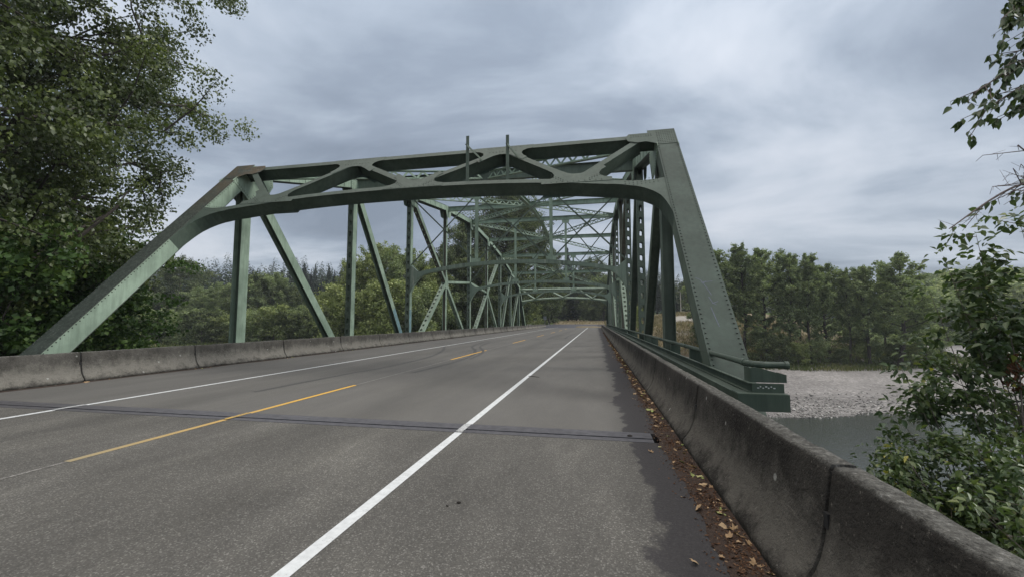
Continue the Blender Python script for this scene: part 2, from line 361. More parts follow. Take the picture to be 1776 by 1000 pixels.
def foliage(name, stops, trans=.25, rough=.55, spec=.3):
    mt, t, b, o = mat(name)
    at = N(t, 'ShaderNodeAttribute', attribute_name='tone')
    oi = N(t, 'ShaderNodeObjectInfo')
    f = val(t, 'ADD', at.outputs['Fac'], val(t, 'MULTIPLY', val(t, 'SUBTRACT', oi.outputs['Random'], .5), .16))
    c = ramp(t, f, stops)
    L(t, c, b.inputs['Base Color']); b.inputs['Roughness'].default_value = rough; b.inputs['Specular IOR Level'].default_value = spec
    tr = N(t, 'ShaderNodeBsdfTranslucent'); L(t, mixc(t, 1., c, (1.2, 1.35, .6), 'MULTIPLY'), tr.inputs[0])
    mxs = N(t, 'ShaderNodeMixShader'); mxs.inputs[0].default_value = trans
    L(t, b.outputs[0], mxs.inputs[1]); L(t, tr.outputs[0], mxs.inputs[2]); L(t, mxs.outputs[0], o.inputs[0])
    return mt
M['cotton'] = foliage('cottonwood_leaves', [(0, (0.041, 0.059, 0.022)), (.5, (0.089, 0.116, 0.039)), (.85, (0.159, 0.196, 0.062)), (1, (0.289, 0.330, 0.107))], .3, .42, .5)
M['maple'] = foliage('maple_leaves', [(0, (0.034, 0.065, 0.022)), (.5, (0.067, 0.121, 0.034)), (.9, (0.123, 0.190, 0.047)), (1, (0.190, 0.258, 0.067))], .25, .5)
M['shrub'] = foliage('shrub_leaves', [(0, (0.046, 0.078, 0.034)), (.5, (0.090, 0.132, 0.052)), (.8, (0.149, 0.190, 0.067)), (.95, (0.230, 0.253, 0.075)), (1, (0.437, 0.402, 0.092))], .25, .40, .5)
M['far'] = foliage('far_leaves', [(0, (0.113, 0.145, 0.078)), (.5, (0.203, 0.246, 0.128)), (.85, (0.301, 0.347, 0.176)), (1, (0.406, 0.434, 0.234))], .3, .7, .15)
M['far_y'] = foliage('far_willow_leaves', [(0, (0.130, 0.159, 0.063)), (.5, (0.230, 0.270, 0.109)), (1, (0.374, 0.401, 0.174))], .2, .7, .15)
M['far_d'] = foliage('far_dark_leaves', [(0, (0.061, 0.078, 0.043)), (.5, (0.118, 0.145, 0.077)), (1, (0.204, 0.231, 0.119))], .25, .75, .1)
M['conif'] = foliage('conifer_needles', [(0, (0.016, 0.025, 0.019)), (.5, (0.035, 0.050, 0.035)), (1, (0.066, 0.085, 0.054))], .05, .8, .1)
M['grassb'] = foliage('grass_blades', [(0, (.05, .065, .022)), (.6, (.095, .115, .042)), (1, (.22, .20, .10))], .2, .7, .1)
M['dryb'] = foliage('dry_grass_blades', [(0, (.11, .095, .05)), (.6, (.235, .195, .12)), (1, (.38, .34, .24))], .2, .8, .1)
M['deadleaf'] = foliage('fallen_leaf', [(0, (.22, .13, .07)), (.4, (.42, .29, .165)), (.8, (.60, .45, .29)), (1, (.34, .40, .14))], .1, .7, .2)
M['litter'] = foliage('leaf_litter', [(0, (.030, .018, .012)), (.4, (.085, .045, .027)), (.75, (.17, .10, .06)), (1, (.42, .30, .18))], 0, .9, .1)
M['redleaf'] = foliage('dead_red_leaves', [(0, (.06, .03, .018)), (1, (.15, .075, .042))], .1, .7, .1)
M['bark'] = simple('dark_bark', (.045, .038, .032), .95, .4, 5, 0, .6)
M['barkg'] = simple('grey_bark', (.12, .11, .095), .95, .4, 4, 0, .6)
M['twig'] = simple('grey_twig', (.16, .13, .115), .9, .3, 10)

# ------------------------------------------------------------------ leaves
def unit(a): return a/np.maximum(np.linalg.norm(a, axis=-1, keepdims=True), 1e-9)
def leaf_mesh(name, P, D, Nn, Ls, aspect, mt, tone, fold=.15, shaped=False):
    n = len(P); D = unit(D); S = unit(np.cross(D, Nn)); Nn = np.cross(S, D); Ls = np.asarray(Ls).reshape(-1, 1)*np.ones((n, 1)); W = Ls*aspect
    if not shaped:
        tip = P+D*Ls; mid = P+D*Ls*.42+Nn*W*fold
        V = np.stack([P, mid+S*W*.5, tip, mid-S*W*.5], 1).reshape(-1, 3)
        i = np.arange(n)[:, None]*4; Fc = np.concatenate([i+np.array([[0, 1, 2]]), i+np.array([[0, 2, 3]])], 1).reshape(-1, 3)
    else:
        tip = P+D*Ls-Nn*Ls*.12
        V = np.stack([P, P+D*Ls*.22+S*W*.42+Nn*W*fold, P+D*Ls*.52+S*W*.40+Nn*W*fold, tip, P+D*Ls*.52-S*W*.40+Nn*W*fold, P+D*Ls*.22-S*W*.42+Nn*W*fold], 1).reshape(-1, 3)
        i = np.arange(n)[:, None]*6; Fc = np.concatenate([i+np.array([[0, 1, 2, 3]]), i+np.array([[0, 3, 4, 5]])], 1).reshape(-1, 4)
    return np_mesh(name, V, Fc, mt, tone=np.repeat(tone, 2))
def grow(seed, H, cr, base=.15, nl=26, prof=None, rise=.5, sub=5, droop=0., curve=.25, trunk_r=None, lean=(0, 0)):
    """returns (MB wood, cluster positions, cluster radii)"""
    r = np.random.default_rng(seed); wood = MB(); prof = prof or (lambda t: math.sin(math.pi*min(1, (t*.82+.16)))**.7)
    tr = trunk_r or H*.016; K = 9; tp = []
    ox, oy = 0, 0
    for i in range(K):
        t = i/(K-1); ox += r.normal(0, H*.008); oy += r.normal(0, H*.008)
        tp.append(Vector((ox+lean[0]*t*t, oy+lean[1]*t*t, t*H*.95)))
    tp[0].x = tp[0].y = 0; tp[0].z = -.6
    wood.tube(tp, [tr*(1-.9*(i/(K-1))) + .015 for i in range(K)], 7)
    C = []; CR = []
    def tpos(t):
        f = t*(K-1); i = min(int(f), K-2); return tp[i].lerp(tp[i+1], f-i)
    az = r.uniform(0, 6.28)
    for i in range(nl):
        t = base+(0.97-base)*((i+.5)/nl)**.9; az += 2.4+r.normal(0, .35)
        ln = cr*prof((t-base)/(1-base))*r.uniform(.65, 1.15)
        if ln < .3: ln = .3
        el = rise*(.35+t)+r.normal(0, .15)
        d = Vector((math.cos(az)*math.cos(el), math.sin(az)*math.cos(el), math.sin(el)))
        p = tpos(t); pts = [p]; n = 5
        for k in range(1, n+1):
            q = p+d*(ln*k/n)+Vector((0, 0, (curve*ln*(k/n)**2) - droop*ln*(k/n)**2.5))+Vector(r.normal(0, ln*.03, 3)); pts.append(q)
        br = max(.02, tr*.42*(1-t*.7))
        wood.tube(pts, [br*(1-.85*k/n) for k in range(n+1)], 5, cap=False)
        for k in range(2, n+1): C.append(pts[k]+Vector(r.normal(0, ln*.05, 3))); CR.append(.10*cr+.06*ln)
        for j in range(sub):
            s = r.uniform(.3, 1); f = s*n; i0 = min(int(f), n-1); a = pts[i0].lerp(pts[i0+1], f-i0)
            dd = (d+Vector(r.normal(0, .7, 3))).normalized(); l2 = ln*r.uniform(.22, .42)
            b = a+dd*l2+Vector((0, 0, .1*l2)); wood.tube([a, a.lerp(b, .5)+Vector(r.normal(0, l2*.05, 3)), b], [br*.35, br*.25, br*.08], 4, cap=False)
            C.append(b); CR.append(.08*cr+.12*l2)
            C.append(a.lerp(b, .55)); CR.append(.07*cr+.1*l2)
    C.append(tp[-1]); CR.append(.12*cr)
    return wood, np.array([tuple(c) for c in C]), np.array(CR)
def crown(name, seed, C, CR, n, size, mt, asp=.7, up=.5, droopy=.3, flat=.7, spread=1.0, shaped=False):
    r = np.random.default_rng(seed+99)
    wgt = CR**2*r.uniform(.4, 1.4, len(CR)); wgt /= wgt.sum(); k = r.choice(len(C), n, p=wgt)
    off = unit(r.normal(0, 1, (n, 3)))*(r.uniform(0, 1, (n, 1))**.5)*CR[k][:, None]*spread*1.25; off[:, 2] *= flat
    P = C[k]+off
    Nn = unit(r.normal(0, 1, (n, 3))+np.array([0, 0, up])); D = unit(r.normal(0, 1, (n, 3))+np.array([0, 0, -droopy]))
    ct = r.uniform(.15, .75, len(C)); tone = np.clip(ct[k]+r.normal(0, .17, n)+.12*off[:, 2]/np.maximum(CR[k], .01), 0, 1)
    return leaf_mesh(name, P, D, Nn, size*r.uniform(.65, 1.25, n), asp, mt, tone, .15, shaped)
TREE = {}
def variant(key, seed, H, cr, n, size, mt, bark='barkg', **kw):
    cw = {k: kw.pop(k) for k in list(kw) if k in ('asp', 'up', 'droopy', 'flat', 'spread')}
    wood, C, CR = grow(seed, H, cr, **kw)
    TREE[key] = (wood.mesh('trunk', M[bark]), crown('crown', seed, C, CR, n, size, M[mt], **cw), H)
def plant(name, key, x, y, z, H, label, cat, group=None, wide=1.0, rz=None):
    tm, cm, h0 = TREE[key]; s = H/h0
    e = empty(name, (x, y, z), label, cat, group, rz if rz is not None else random.uniform(0, 6.28))
    e.scale = (s*wide, s*wide, s)
    link('trunk', tm, e); link('crown', cm, e); return e
def conifer(key, seed, H, cr, n, size, base=.12, trunk_r=None, gaps=.25):
    r = np.random.default_rng(seed); wood = MB(); wood.tube([(0, 0, -.5), (0, 0, H*.5), (r.normal(0, .1), 0, H*.98)], [trunk_r or H*.013, H*.007, .02], 6)
    P, D, Nn, T, S = [], [], [], [], []
    nb = int(n/26)
    for i in range(nb):
        t = base+(1-base)*(i+r.uniform(0, 1))/nb; z = t*H; ln = cr*(1-t)**.95*r.uniform(.6, 1.1)+.05; az = r.uniform(0, 6.28); kk = 1
        if r.uniform() < gaps*(1-t): continue
        k = 26; s = r.uniform(.15, 1, k); dz = -s*s*ln*.28+s*ln*.05
        ax = np.array([math.cos(az), math.sin(az), 0]); sd_ = np.array([-ax[1], ax[0], 0])
        lat = r.normal(0, .20, k)*ln*(1.1-s)
        p = ax*(s*ln)[:, None]+sd_*lat[:, None]+np.array([0, 0, 1])*(z+dz+r.normal(0, .04*ln, k))[:, None]
        P.append(p); D.append(ax+sd_*np.sign(lat)[:, None]*.8+np.array([0, 0, -.35])+r.normal(0, .25, (k, 3))); Nn.append(np.array([0, 0, 1])+r.normal(0, .35, (k, 3)))
        T.append(np.clip(r.uniform(.2, .7)+r.normal(0, .15, k)+.2*(s-.5), 0, 1)); S.append(np.full(k, size)*r.uniform(.7, 1.2, k)*(.30+.75*(1-t)))
    TREE[key] = (wood.mesh('trunk', M['bark']), leaf_mesh('crown', np.concatenate(P), np.concatenate(D), np.concatenate(Nn), np.concatenate(S), .55, M['conif'], np.concatenate(T), .1), H)

# ------------------------------------------------------------------ terrain
CH = [(-400, 60), (-220, 30), (-90, 22), (-20, 26), (20, 29), (48, 34), (80, 58), (125, 120), (190, 215), (300, 330), (520, 470)]
def chan_dist(x, y):
    d = np.full(x.shape, 1e9)
    for (x0, y0), (x1, y1) in zip(CH[:-1], CH[1:]):
        dx, dy = x1-x0, y1-y0; t = np.clip(((x-x0)*dx+(y-y0)*dy)/(dx*dx+dy*dy), 0, 1)
        d = np.minimum(d, np.hypot(x-x0-dx*t, y-y0-dy*t))
    return d
def vnoise(x, y, s, seed=0):
    r = np.random.default_rng(seed); g = r.uniform(-1, 1, (64, 64)); u, v = x/s+31.7*seed, y/s+17.3*seed
    i, j = np.floor(u).astype(int), np.floor(v).astype(int); a, b = u-i, v-j; a = a*a*(3-2*a); b = b*b*(3-2*b)
    G = lambda p, q: g[p % 64, q % 64]
    return (G(i, j)*(1-a)+G(i+1, j)*a)*(1-b)+(G(i, j+1)*(1-a)+G(i+1, j+1)*a)*b
XC = -6.295
def ground_z(x, y):
    x = np.asarray(x, float); y = np.asarray(y, float)
    d = chan_dist(x, y)
    hw = 15.0+vnoise(x, y, 9, 3)*1.2
    u = d-hw
    near = (y < np.interp(x, [p[0] for p in CH], [p[1] for p in CH]))
    # river bed, bar
    z = np.where(u < 0, -7.2+np.maximum(u, -4)*.22, -7.2+np.minimum(u*.035, 1.6))
    z = z+vnoise(x, y, 14, 1)*.22*(u > 2)+vnoise(x, y, 4, 2)*.07
    # far bank: terrace rising behind the trees
    by = np.where(x > 0, 84+.05*np.abs(x-30), 62.0)
    far = sm(by-6, by+34, y)*(~near)*(1-sm(60, 76, x))
    lev = np.where(x > -6, 1.0+sm(110, 155, y)*sm(8, 24, x)*3.4, -3.6+sm(110, 210, y)*4.5-sm(-40, -20, x)*0+sm(-45, -18, x)*3.2)
    z = z*(1-far)+lev*far
    # near bank
    nb = sm(14, 3, y-0.0*x)*near*1.0
    z = z*(1-nb)+(-4.2)*nb
    # hills
    dd = np.hypot(x, y); h = sm(240, 520, dd-vnoise(x, y, 120, 5)*30)*(26+12*vnoise(x, y, 150, 6))
    h = h*(1-.75*np.exp(-((np.arctan2(x, y)-R(50))/R(14))**2))
    z = z+np.maximum(h, 0)*(y > -50)
    hl = sm(150, 330, dd)*(17+9*vnoise(x, y, 90, 7))*sm(-30, -110, x)
    z = z+hl*(y > -50)*(1-sm(240, 420, dd)*.6)
    f2 = sm(109, 120, y)*sm(-95, -60, x)*(1-sm(14, 24, x))*(1-sm(200, 260, y))
    z = z*(1-f2)+np.interp(y, [112, 120, 140, 152, 168], [-.3, -.2, .35, 1.25, 1.9])*f2
    # road embankment on both ends of the bridge
    ex = np.abs(x-XC)
    near_e = sm(9.5, 4.0, y+0*x); far_e = sm(82, 91, y)*(1-sm(108, 116, y))
    side = 1-sm(9.2, 21, ex)
    f = side*np.maximum(near_e, far_e)
    z = z*(1-f)+(-.35)*f
    return z
def axis(lo, hi, dense_lo, dense_hi, step, grow_=1.09):
    a = list(np.arange(dense_lo, dense_hi+1e-6, step)); s = step
    while a[-1] < hi: s *= grow_; a.append(a[-1]+s)
    s = step
    while a[0] > lo: s *= grow_; a.insert(0, a[0]-s)
    return np.array(a)
gx = axis(-1500, 1500, -40, 75, 1.0); gy = axis(-120, 1600, -8, 120, 1.0)
GX, GY = np.meshgrid(gx, gy); GZ = ground_z(GX, GY)
nx, ny = len(gx), len(gy)
ii, jj = np.meshgrid(np.arange(nx-1), np.arange(ny-1)); q = (jj*nx+ii).ravel()
gm = np_mesh('ground', np.stack([GX, GY, GZ], -1).reshape(-1, 3), np.stack([q, q+1, q+nx+1, q+nx], 1), M['ground'], smooth=True)
u = chan_dist(GX, GY)-15
grav = sm(-20, 0, u)*0+(GZ < -5.2)*1.0
grav = np.where((GX < -18) & (GY > 46), 0, grav)
ex = np.abs(GX-XC)
dist = np.hypot(GX, GY)
grass = np.clip(np.where(GX < -14, (GY > 46)*.85, 0)+((GZ > -5.3) & (GX > 12) & (GY < 98))*.35+(dist > 230)*.9+((GX > 50) & (GZ > -5.6))*.8, 0, 1)*(GZ > -6.2)
dry = np.clip(((GX > -14) & (GY > 92) & (GY < 240))*.75*(GZ > -4.5)+((GY > 90) & (ex < 40) & (GX > -15))*.3, 0, 1)
dry = np.where((GX < -14) & (GY < 112) | (GX > 52), 0, dry)
sandv = np.exp(-(((GX-29)/9)**2+((GY-128)/10)**2))*1.3+np.exp(-(((GX-20)/5)**2+((GY-104)/5)**2))*.6
ca = gm.color_attributes.new('zone', 'FLOAT_COLOR', 'POINT')
ca.data.foreach_set('color', np.stack([grav, grass, dry, np.ones_like(dry)], -1).astype(np.float32).ravel())
sa = gm.attributes.new('sand', 'FLOAT', 'POINT'); sa.data.foreach_set('value', sandv.astype(np.float32).ravel())
tag(link('ground', gm), kind='structure')
b_ = MB(); b_.add([(-1200, -100, -7.2), (1200, -100, -7.2), (1200, 900, -7.2), (-1200, 900, -7.2)], [(0, 1, 2, 3)])
tag(b_.build('river', M['water']), kind='structure')
def gz(x, y): return float(ground_z(np.array([x]), np.array([y]))[0])

# ------------------------------------------------------------------ road
b_ = MB()
def strip(mb, pts, wd, z, mi=0):
    """ribbon of width wd along 2D polyline"""
    P = [Vector((p[0], p[1], z)) for p in pts]; vs = []
    for i, p in enumerate(P):
        t = (P[min(i+1, len(P)-1)]-P[max(i-1, 0)]).normalized(); s = Vector((-t.y, t.x, 0)); ww = wd[i] if isinstance(wd, (list, tuple)) else wd
        vs += [p-s*ww/2, p+s*ww/2]
    mb.add(vs, [(2*i, 2*i+2, 2*i+3, 2*i+1)[::-1] for i in range(len(P)-1)], mi)
b_.wbox((-15.2, 2.6), (-60, 6.05), (-.3, 0)); b_.wbox((-14.35, 1.75), (6.52, 90), (-.3, 0)); b_.wbox((-15.2, 2.6), (90, 112), (-.3, -.001))
# the road beyond swings left and widens into a junction
b_.add([(-15.2, 112, -.001), (2.6, 112, -.001), (12, 120, .10), (23, 124, .2), (23, 138, .55), (2.6, 139.5, .60), (-15.2, 140, .62), (-80, 142, .65), (-80, 128, .3), (-26, 121, .12)],
       [(0, 1, 2, 9), (2, 3, 4, 5), (9, 2, 5, 6), (9, 6, 7, 8)])
tag(b_.build('road', M['asphalt']), kind='structure')
def marking(name, pts, wd, mt, label_kind='structure', z=.004):
    mb = MB(); strip(mb, pts, wd, z); return tag(mb.build(name, mt), kind=label_kind)
dens = lambda x, a, b, n: [(x, a+(b-a)*i/n) for i in range(n+1)]
marking('right_edge_line', [(-2.03, -8), (-2.03, 6.04)], .118, M['wline'])
marking('right_edge_line', [(-2.03, 6.53), (-2.03, 111.5)], .118, M['wline'])
marking('left_edge_line', [(-9.95, -8), (-9.95, 6.04)], .12, M['wline'])
marking('left_edge_line', [(-9.95, 6.53), (-9.95, 111.5)], .12, M['wline'])
marking('centre_dash', [(-6.15, 3.9), (-6.15, 6.04)], .105, M['yfade'])
marking('centre_dash', [(-6.15, 6.53), (-6.15, 9.9)], .105, M['yfade'])
for a, c in ((17.2, 23.1), (30.8, 36.4), (43.8, 49.8), (57.6, 63.6), (71, 77), (84.3, 90)):
    marking('centre_dash', [(-6.15, a), (-6.15, c)], .105, M['yline'])
for a, c in ((-4, 3.9), (9.9, 17.2), (23.1, 30.8), (36.4, 43.8)):
    marking('worn_centre_line', [(-6.15, a), (-6.15, c)], .05, M['ghost'])
marking('right_edge_line', [(-2.03, 6.045), (-2.03, 6.525)], .11, M['wworn'], z=.0135); marking('centre_dash', [(-6.15, 6.045), (-6.15, 6.525)], .10, M['yworn'], z=.0135); marking('left_edge_line', [(-9.95, 6.045), (-9.95, 6.525)], .11, M['wworn'], z=.0135)
mb = MB()
def smoothline(P, n=6):
    out = []
    for i in range(len(P)-1):
        p0, p1, p2, p3 = P[max(i-1, 0)], P[i], P[i+1], P[min(i+2, len(P)-1)]
        for k in range(n):
            t = k/n; out.append(tuple(.5*((2*p1[a])+(-p0[a]+p2[a])*t+(2*p0[a]-5*p1[a]+4*p2[a]-p3[a])*t*t+(-p0[a]+3*p1[a]-3*p2[a]+p3[a])*t**3) for a in range(len(p1))))
    return out+[tuple(P[-1])]
strip(mb, smoothline([(-7.9, 8.5), (-7.72, 11.89), (-7.5, 13.4), (-7.47, 15.89), (-7.64, 18.38), (-8.42, 22.06), (-9.81, 26.13)]), .16, .003)
strip(mb, smoothline([(-5.8, 12.6), (-5.7, 14.68), (-5.65, 16.25), (-5.77, 18.43), (-6.09, 20.43), (-6.89, 23.31), (-8.02, 26.47), (-8.7, 31.68), (-8.74, 36.94)]), .17, .003)
strip(mb, smoothline([(-5.43, 17.61), (-5.75, 20.5), (-6.3, 22.94), (-7.5, 26.57), (-8.17, 31.78)]), .13, .0055)
strip(mb, smoothline([(-4.4, 38), (-4.6, 46), (-4.5, 52)]), .2, .003); strip(mb, smoothline([(-2.9, 40), (-3.0, 47), (-2.7, 54)]), .2, .003)
tag(mb.build('tyre_marks', M['skid']), kind='structure')
# expansion joint
j = empty('expansion_joint', (XC, 6.27, 0), 'dark steel expansion joint crossing the road at the bridge end', 'expansion joint')
mb = MB(); mb.box(Vector((0, 0, 0)), X_, Y_, Z_, (-7.9, 7.05), (-.22, -.07), (-.25, .004)); mb.build('near_plate', M['steelplate'], j)
mb = MB(); mb.box(Vector((0, 0, 0)), X_, Y_, Z_, (-7.9, 7.05), (-.04, .25), (-.25, .010)); mb.build('far_plate', M['steelplate'], j)
mb = MB(); mb.box(Vector((0, 0, 0)), X_, Y_, Z_, (-7.9, 7.05), (-.07, -.04), (-.25, -.02)); mb.build('joint_gap', M['groove'], j)

# ------------------------------------------------------------------ barriers
def barrier_profile(side):
    # outline (x toward the road is negative), starting at the road-side foot
    h = [(-.30, 0), (-.297, .075), (-.243, .14), (-.197, .21), (-.162, .29), (-.138, .38), (-.118, .50), (-.078, .78), (-.062, .81)]
    return h+[(-x, z) for x, z in h[::-1]]
def barrier(xc, y0, y1, flip, mt, label, group, seed, fine):
    prof = barrier_profile(0); e = empty('concrete_barrier', (xc, (y0+y1)/2, 0), label, 'barrier', group)
    ln = (y1-y0)/2-.018; n = 60 if fine else 4
    if fine:   # denser profile
        pp = []
        for (a, c), (a2, c2) in zip(prof[:-1], prof[1:]):
            k = 4 if abs(c2-c) > .2 else (3 if abs(a2-a) > .09 else 2)
            pp += [(a+(a2-a)*t/k, c+(c2-c)*t/k) for t in range(k)]
        prof = pp+[prof[-1]]
    k = len(prof); V = []; r = random.Random(seed); ph = r.uniform(0, 99)
    for i in range(n+1):
        y = -ln+2*ln*i/n
        for (a, c) in prof:
            dx = dz = 0
            if fine:
                q_ = noise.fractal(Vector((a*3+ph, (y+ph)*2.2, c*3)), .8, 2.2, 5)
                q2 = noise.noise(Vector((a*9, (y+ph)*9, c*9+ph)))
                edge = 1.0 if c > .74 or c < .1 else .25
                dx = q_*.006*edge*(1 if a < 0 else -1); dz = (min(q_, 0)*.022+q2*.004)*(1 if c > .77 else 0)
            V.append((a+dx, y, c+dz))
    Fq = []
    for i in range(n):
        for j_ in range(k-1):
            Fq.append((i*k+j_, i*k+j_+1, (i+1)*k+j_+1, (i+1)*k+j_))
    me = bpy.data.meshes.new('body'); me.from_pydata(V, [], Fq+[tuple(range(k))[::-1], tuple(n*k+j_ for j_ in range(k))])
    me.materials.append(mt)
    if flip: me.transform(Matrix.Diagonal((-1, 1, 1, 1))); me.flip_normals()
    me.polygons.foreach_set('use_smooth', [len(p.vertices) == 4 for p in me.polygons]); me.update(); link('body', me, e)
    # joint recess with connecting loop slot at the far end
    mb = MB(); s = 1 if flip else -1
    mb.box(Vector((0, ln-.001, 0)), X_, Y_, Z_, (-.07, .07), (0, .038), (.02, .77))
    mb.box(Vector((s*.113, ln-.004, .50)), X_, Y_, Z_, (-.012, .012), (-.016, .028), (-.045, .045))
    mb.build('joint_slot', M['groove'], e)
    return e
rj = [-4.8, -1.0, 2.82, 6.03, 10.02]
while rj[-1] < 99: rj.append(rj[-1]+3.78)
lj = [-3.5, .8, 5.0, 8.97, 12.31, 16.56, 20.87, 25.08, 29.44, 33.95]
while lj[-1] < 115: lj.append(lj[-1]+4.38)
for i, (a, c) in enumerate(zip(rj[:-1], rj[1:])):
    vis = i-1   # the first one is out of view
    if c < .9: continue
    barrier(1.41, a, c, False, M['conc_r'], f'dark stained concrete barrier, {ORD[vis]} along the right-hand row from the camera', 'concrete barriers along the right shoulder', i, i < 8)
for i, (a, c) in enumerate(zip(lj[:-1], lj[1:])):
    if c < 6.5: continue
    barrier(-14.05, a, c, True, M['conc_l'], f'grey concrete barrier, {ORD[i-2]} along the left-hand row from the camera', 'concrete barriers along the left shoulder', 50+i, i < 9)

# ------------------------------------------------------------------ bridge
P_ = 8.2655; XL, XR = -15.07, 2.48; Y1 = 15.16; ZB = -1.57
TOPZ = [None, 8.14, 10.35, 12.15, 13.2, 13.78, 13.2, 12.15, 10.35, 8.14]
def ny_(n): return Y1+(n-1)*P_
bridge = empty('truss_bridge', (XC, ny_(0), 0), 'green riveted steel through truss bridge carrying the road over the river', 'bridge')
BL = Vector(bridge.location)
def part(mb, name, mt, smooth=False, label=None):
    mt = list(mt) if isinstance(mt, (list, tuple)) else [mt]
    mt = mt+[mt[-1]]*(2-len(mt))+[M['rivet']]
    o = link(name, mb.mesh(name, mt, smooth), bridge)
    o.matrix_parent_inverse = Matrix.Translation(-BL)
    if label: o['label'] = label
    return o
def frame(p0, p1, u=X_):
    d = (p1-p0).normalized(); v = d.cross(u).normalized(); return d, u, v
def perf(mb, o, d, u, v, ln, wid, vpos, th, sw, sl, pitch, mi=0, start=.35):
    """perforated plate, spans u in +-wid/2 at v=vpos..vpos+th along d for ln"""
    vr = (vpos, vpos+th)
    mb.box(o, d, u, v, (0, ln), (-wid/2, -sw/2), vr, mi); mb.box(o, d, u, v, (0, ln), (sw/2, wid/2), vr, mi)
    s = start; prev = 0
    while s+sl < ln-.2:
        mb.box(o, d, u, v, (prev, s), (-sw/2, sw/2), vr, mi); c = sw*.28
        for a, bq, sg in ((s, s+c, 1), (s+sl, s+sl-c, 1)):
            for w_ in (-1, 1):
                mb.prism([(a, w_*sw/2), (bq, w_*sw/2), (a, w_*(sw/2-c))], o, d, u, v, vr, mi)
        prev = s+sl; s += pitch
    mb.box(o, d, u, v, (prev, ln), (-sw/2, sw/2), vr, mi)
def box_member(p0, p1, W, D, top, bot, mats=(0, 1), sw=.17, sl=.34, pitch=.68, riv=False, lip=.06):
    """side plates + covers; top/bot in 'solid','perf',None.  v>0 is the 'top'"""
    mb = MB(); d, u, v = frame(p0, p1); ln = (p1-p0).length; o = p0
    for s in (-1, 1): mb.box(o, d, u, v, (0, ln), sorted((s*(W/2-.02), s*W/2)), (-D/2, D/2), mats[0])
    for s, kind in ((1, top), (-1, bot)):
        vp = D/2 if s > 0 else -D/2-.016
        if kind == 'solid': mb.box(o, d, u, v, (0, ln), (-W/2-.025, W/2+.025), (vp, vp+.016), mats[1])
        elif kind == 'perf': perf(mb, o, d, u, v, ln, W+.02, vp, .016, sw, sl, pitch, mats[1])
        elif kind == 'lips':
            for q_ in (-1, 1): mb.box(o, d, u, v, (0, ln), sorted((q_*(W/2+.02), q_*(W/2-lip))), (vp, vp+.016), mats[0])
        if riv and kind:
            n = int(ln/riv)
            for q_ in (-1, 1):
                for i in range(n+1):
                    mb.rivet(o+d*(i*riv+.05)+u*(q_*(W/2-.03))+v*(vp+(.016 if s > 0 else 0)), v*s, .019, .015, mats[1])
    return mb
def h_member(p0, p1, W, D, mi=0, wi=1):
    mb = MB(); d, u, v = frame(p0, p1); ln = (p1-p0).length
    for s in (-1, 1): mb.box(p0, d, u, v, (0, ln), sorted((s*(W/2-.022), s*W/2)), (-D/2, D/2), mi)
    mb.box(p0, d, u, v, (0, ln), (-W/2+.022, W/2-.022), (-.012, .012), wi)
    return mb
def Pn(X, n, z=None): return Vector((X, ny_(n), TOPZ[n] if z is None else z))
TB = 'green truss'
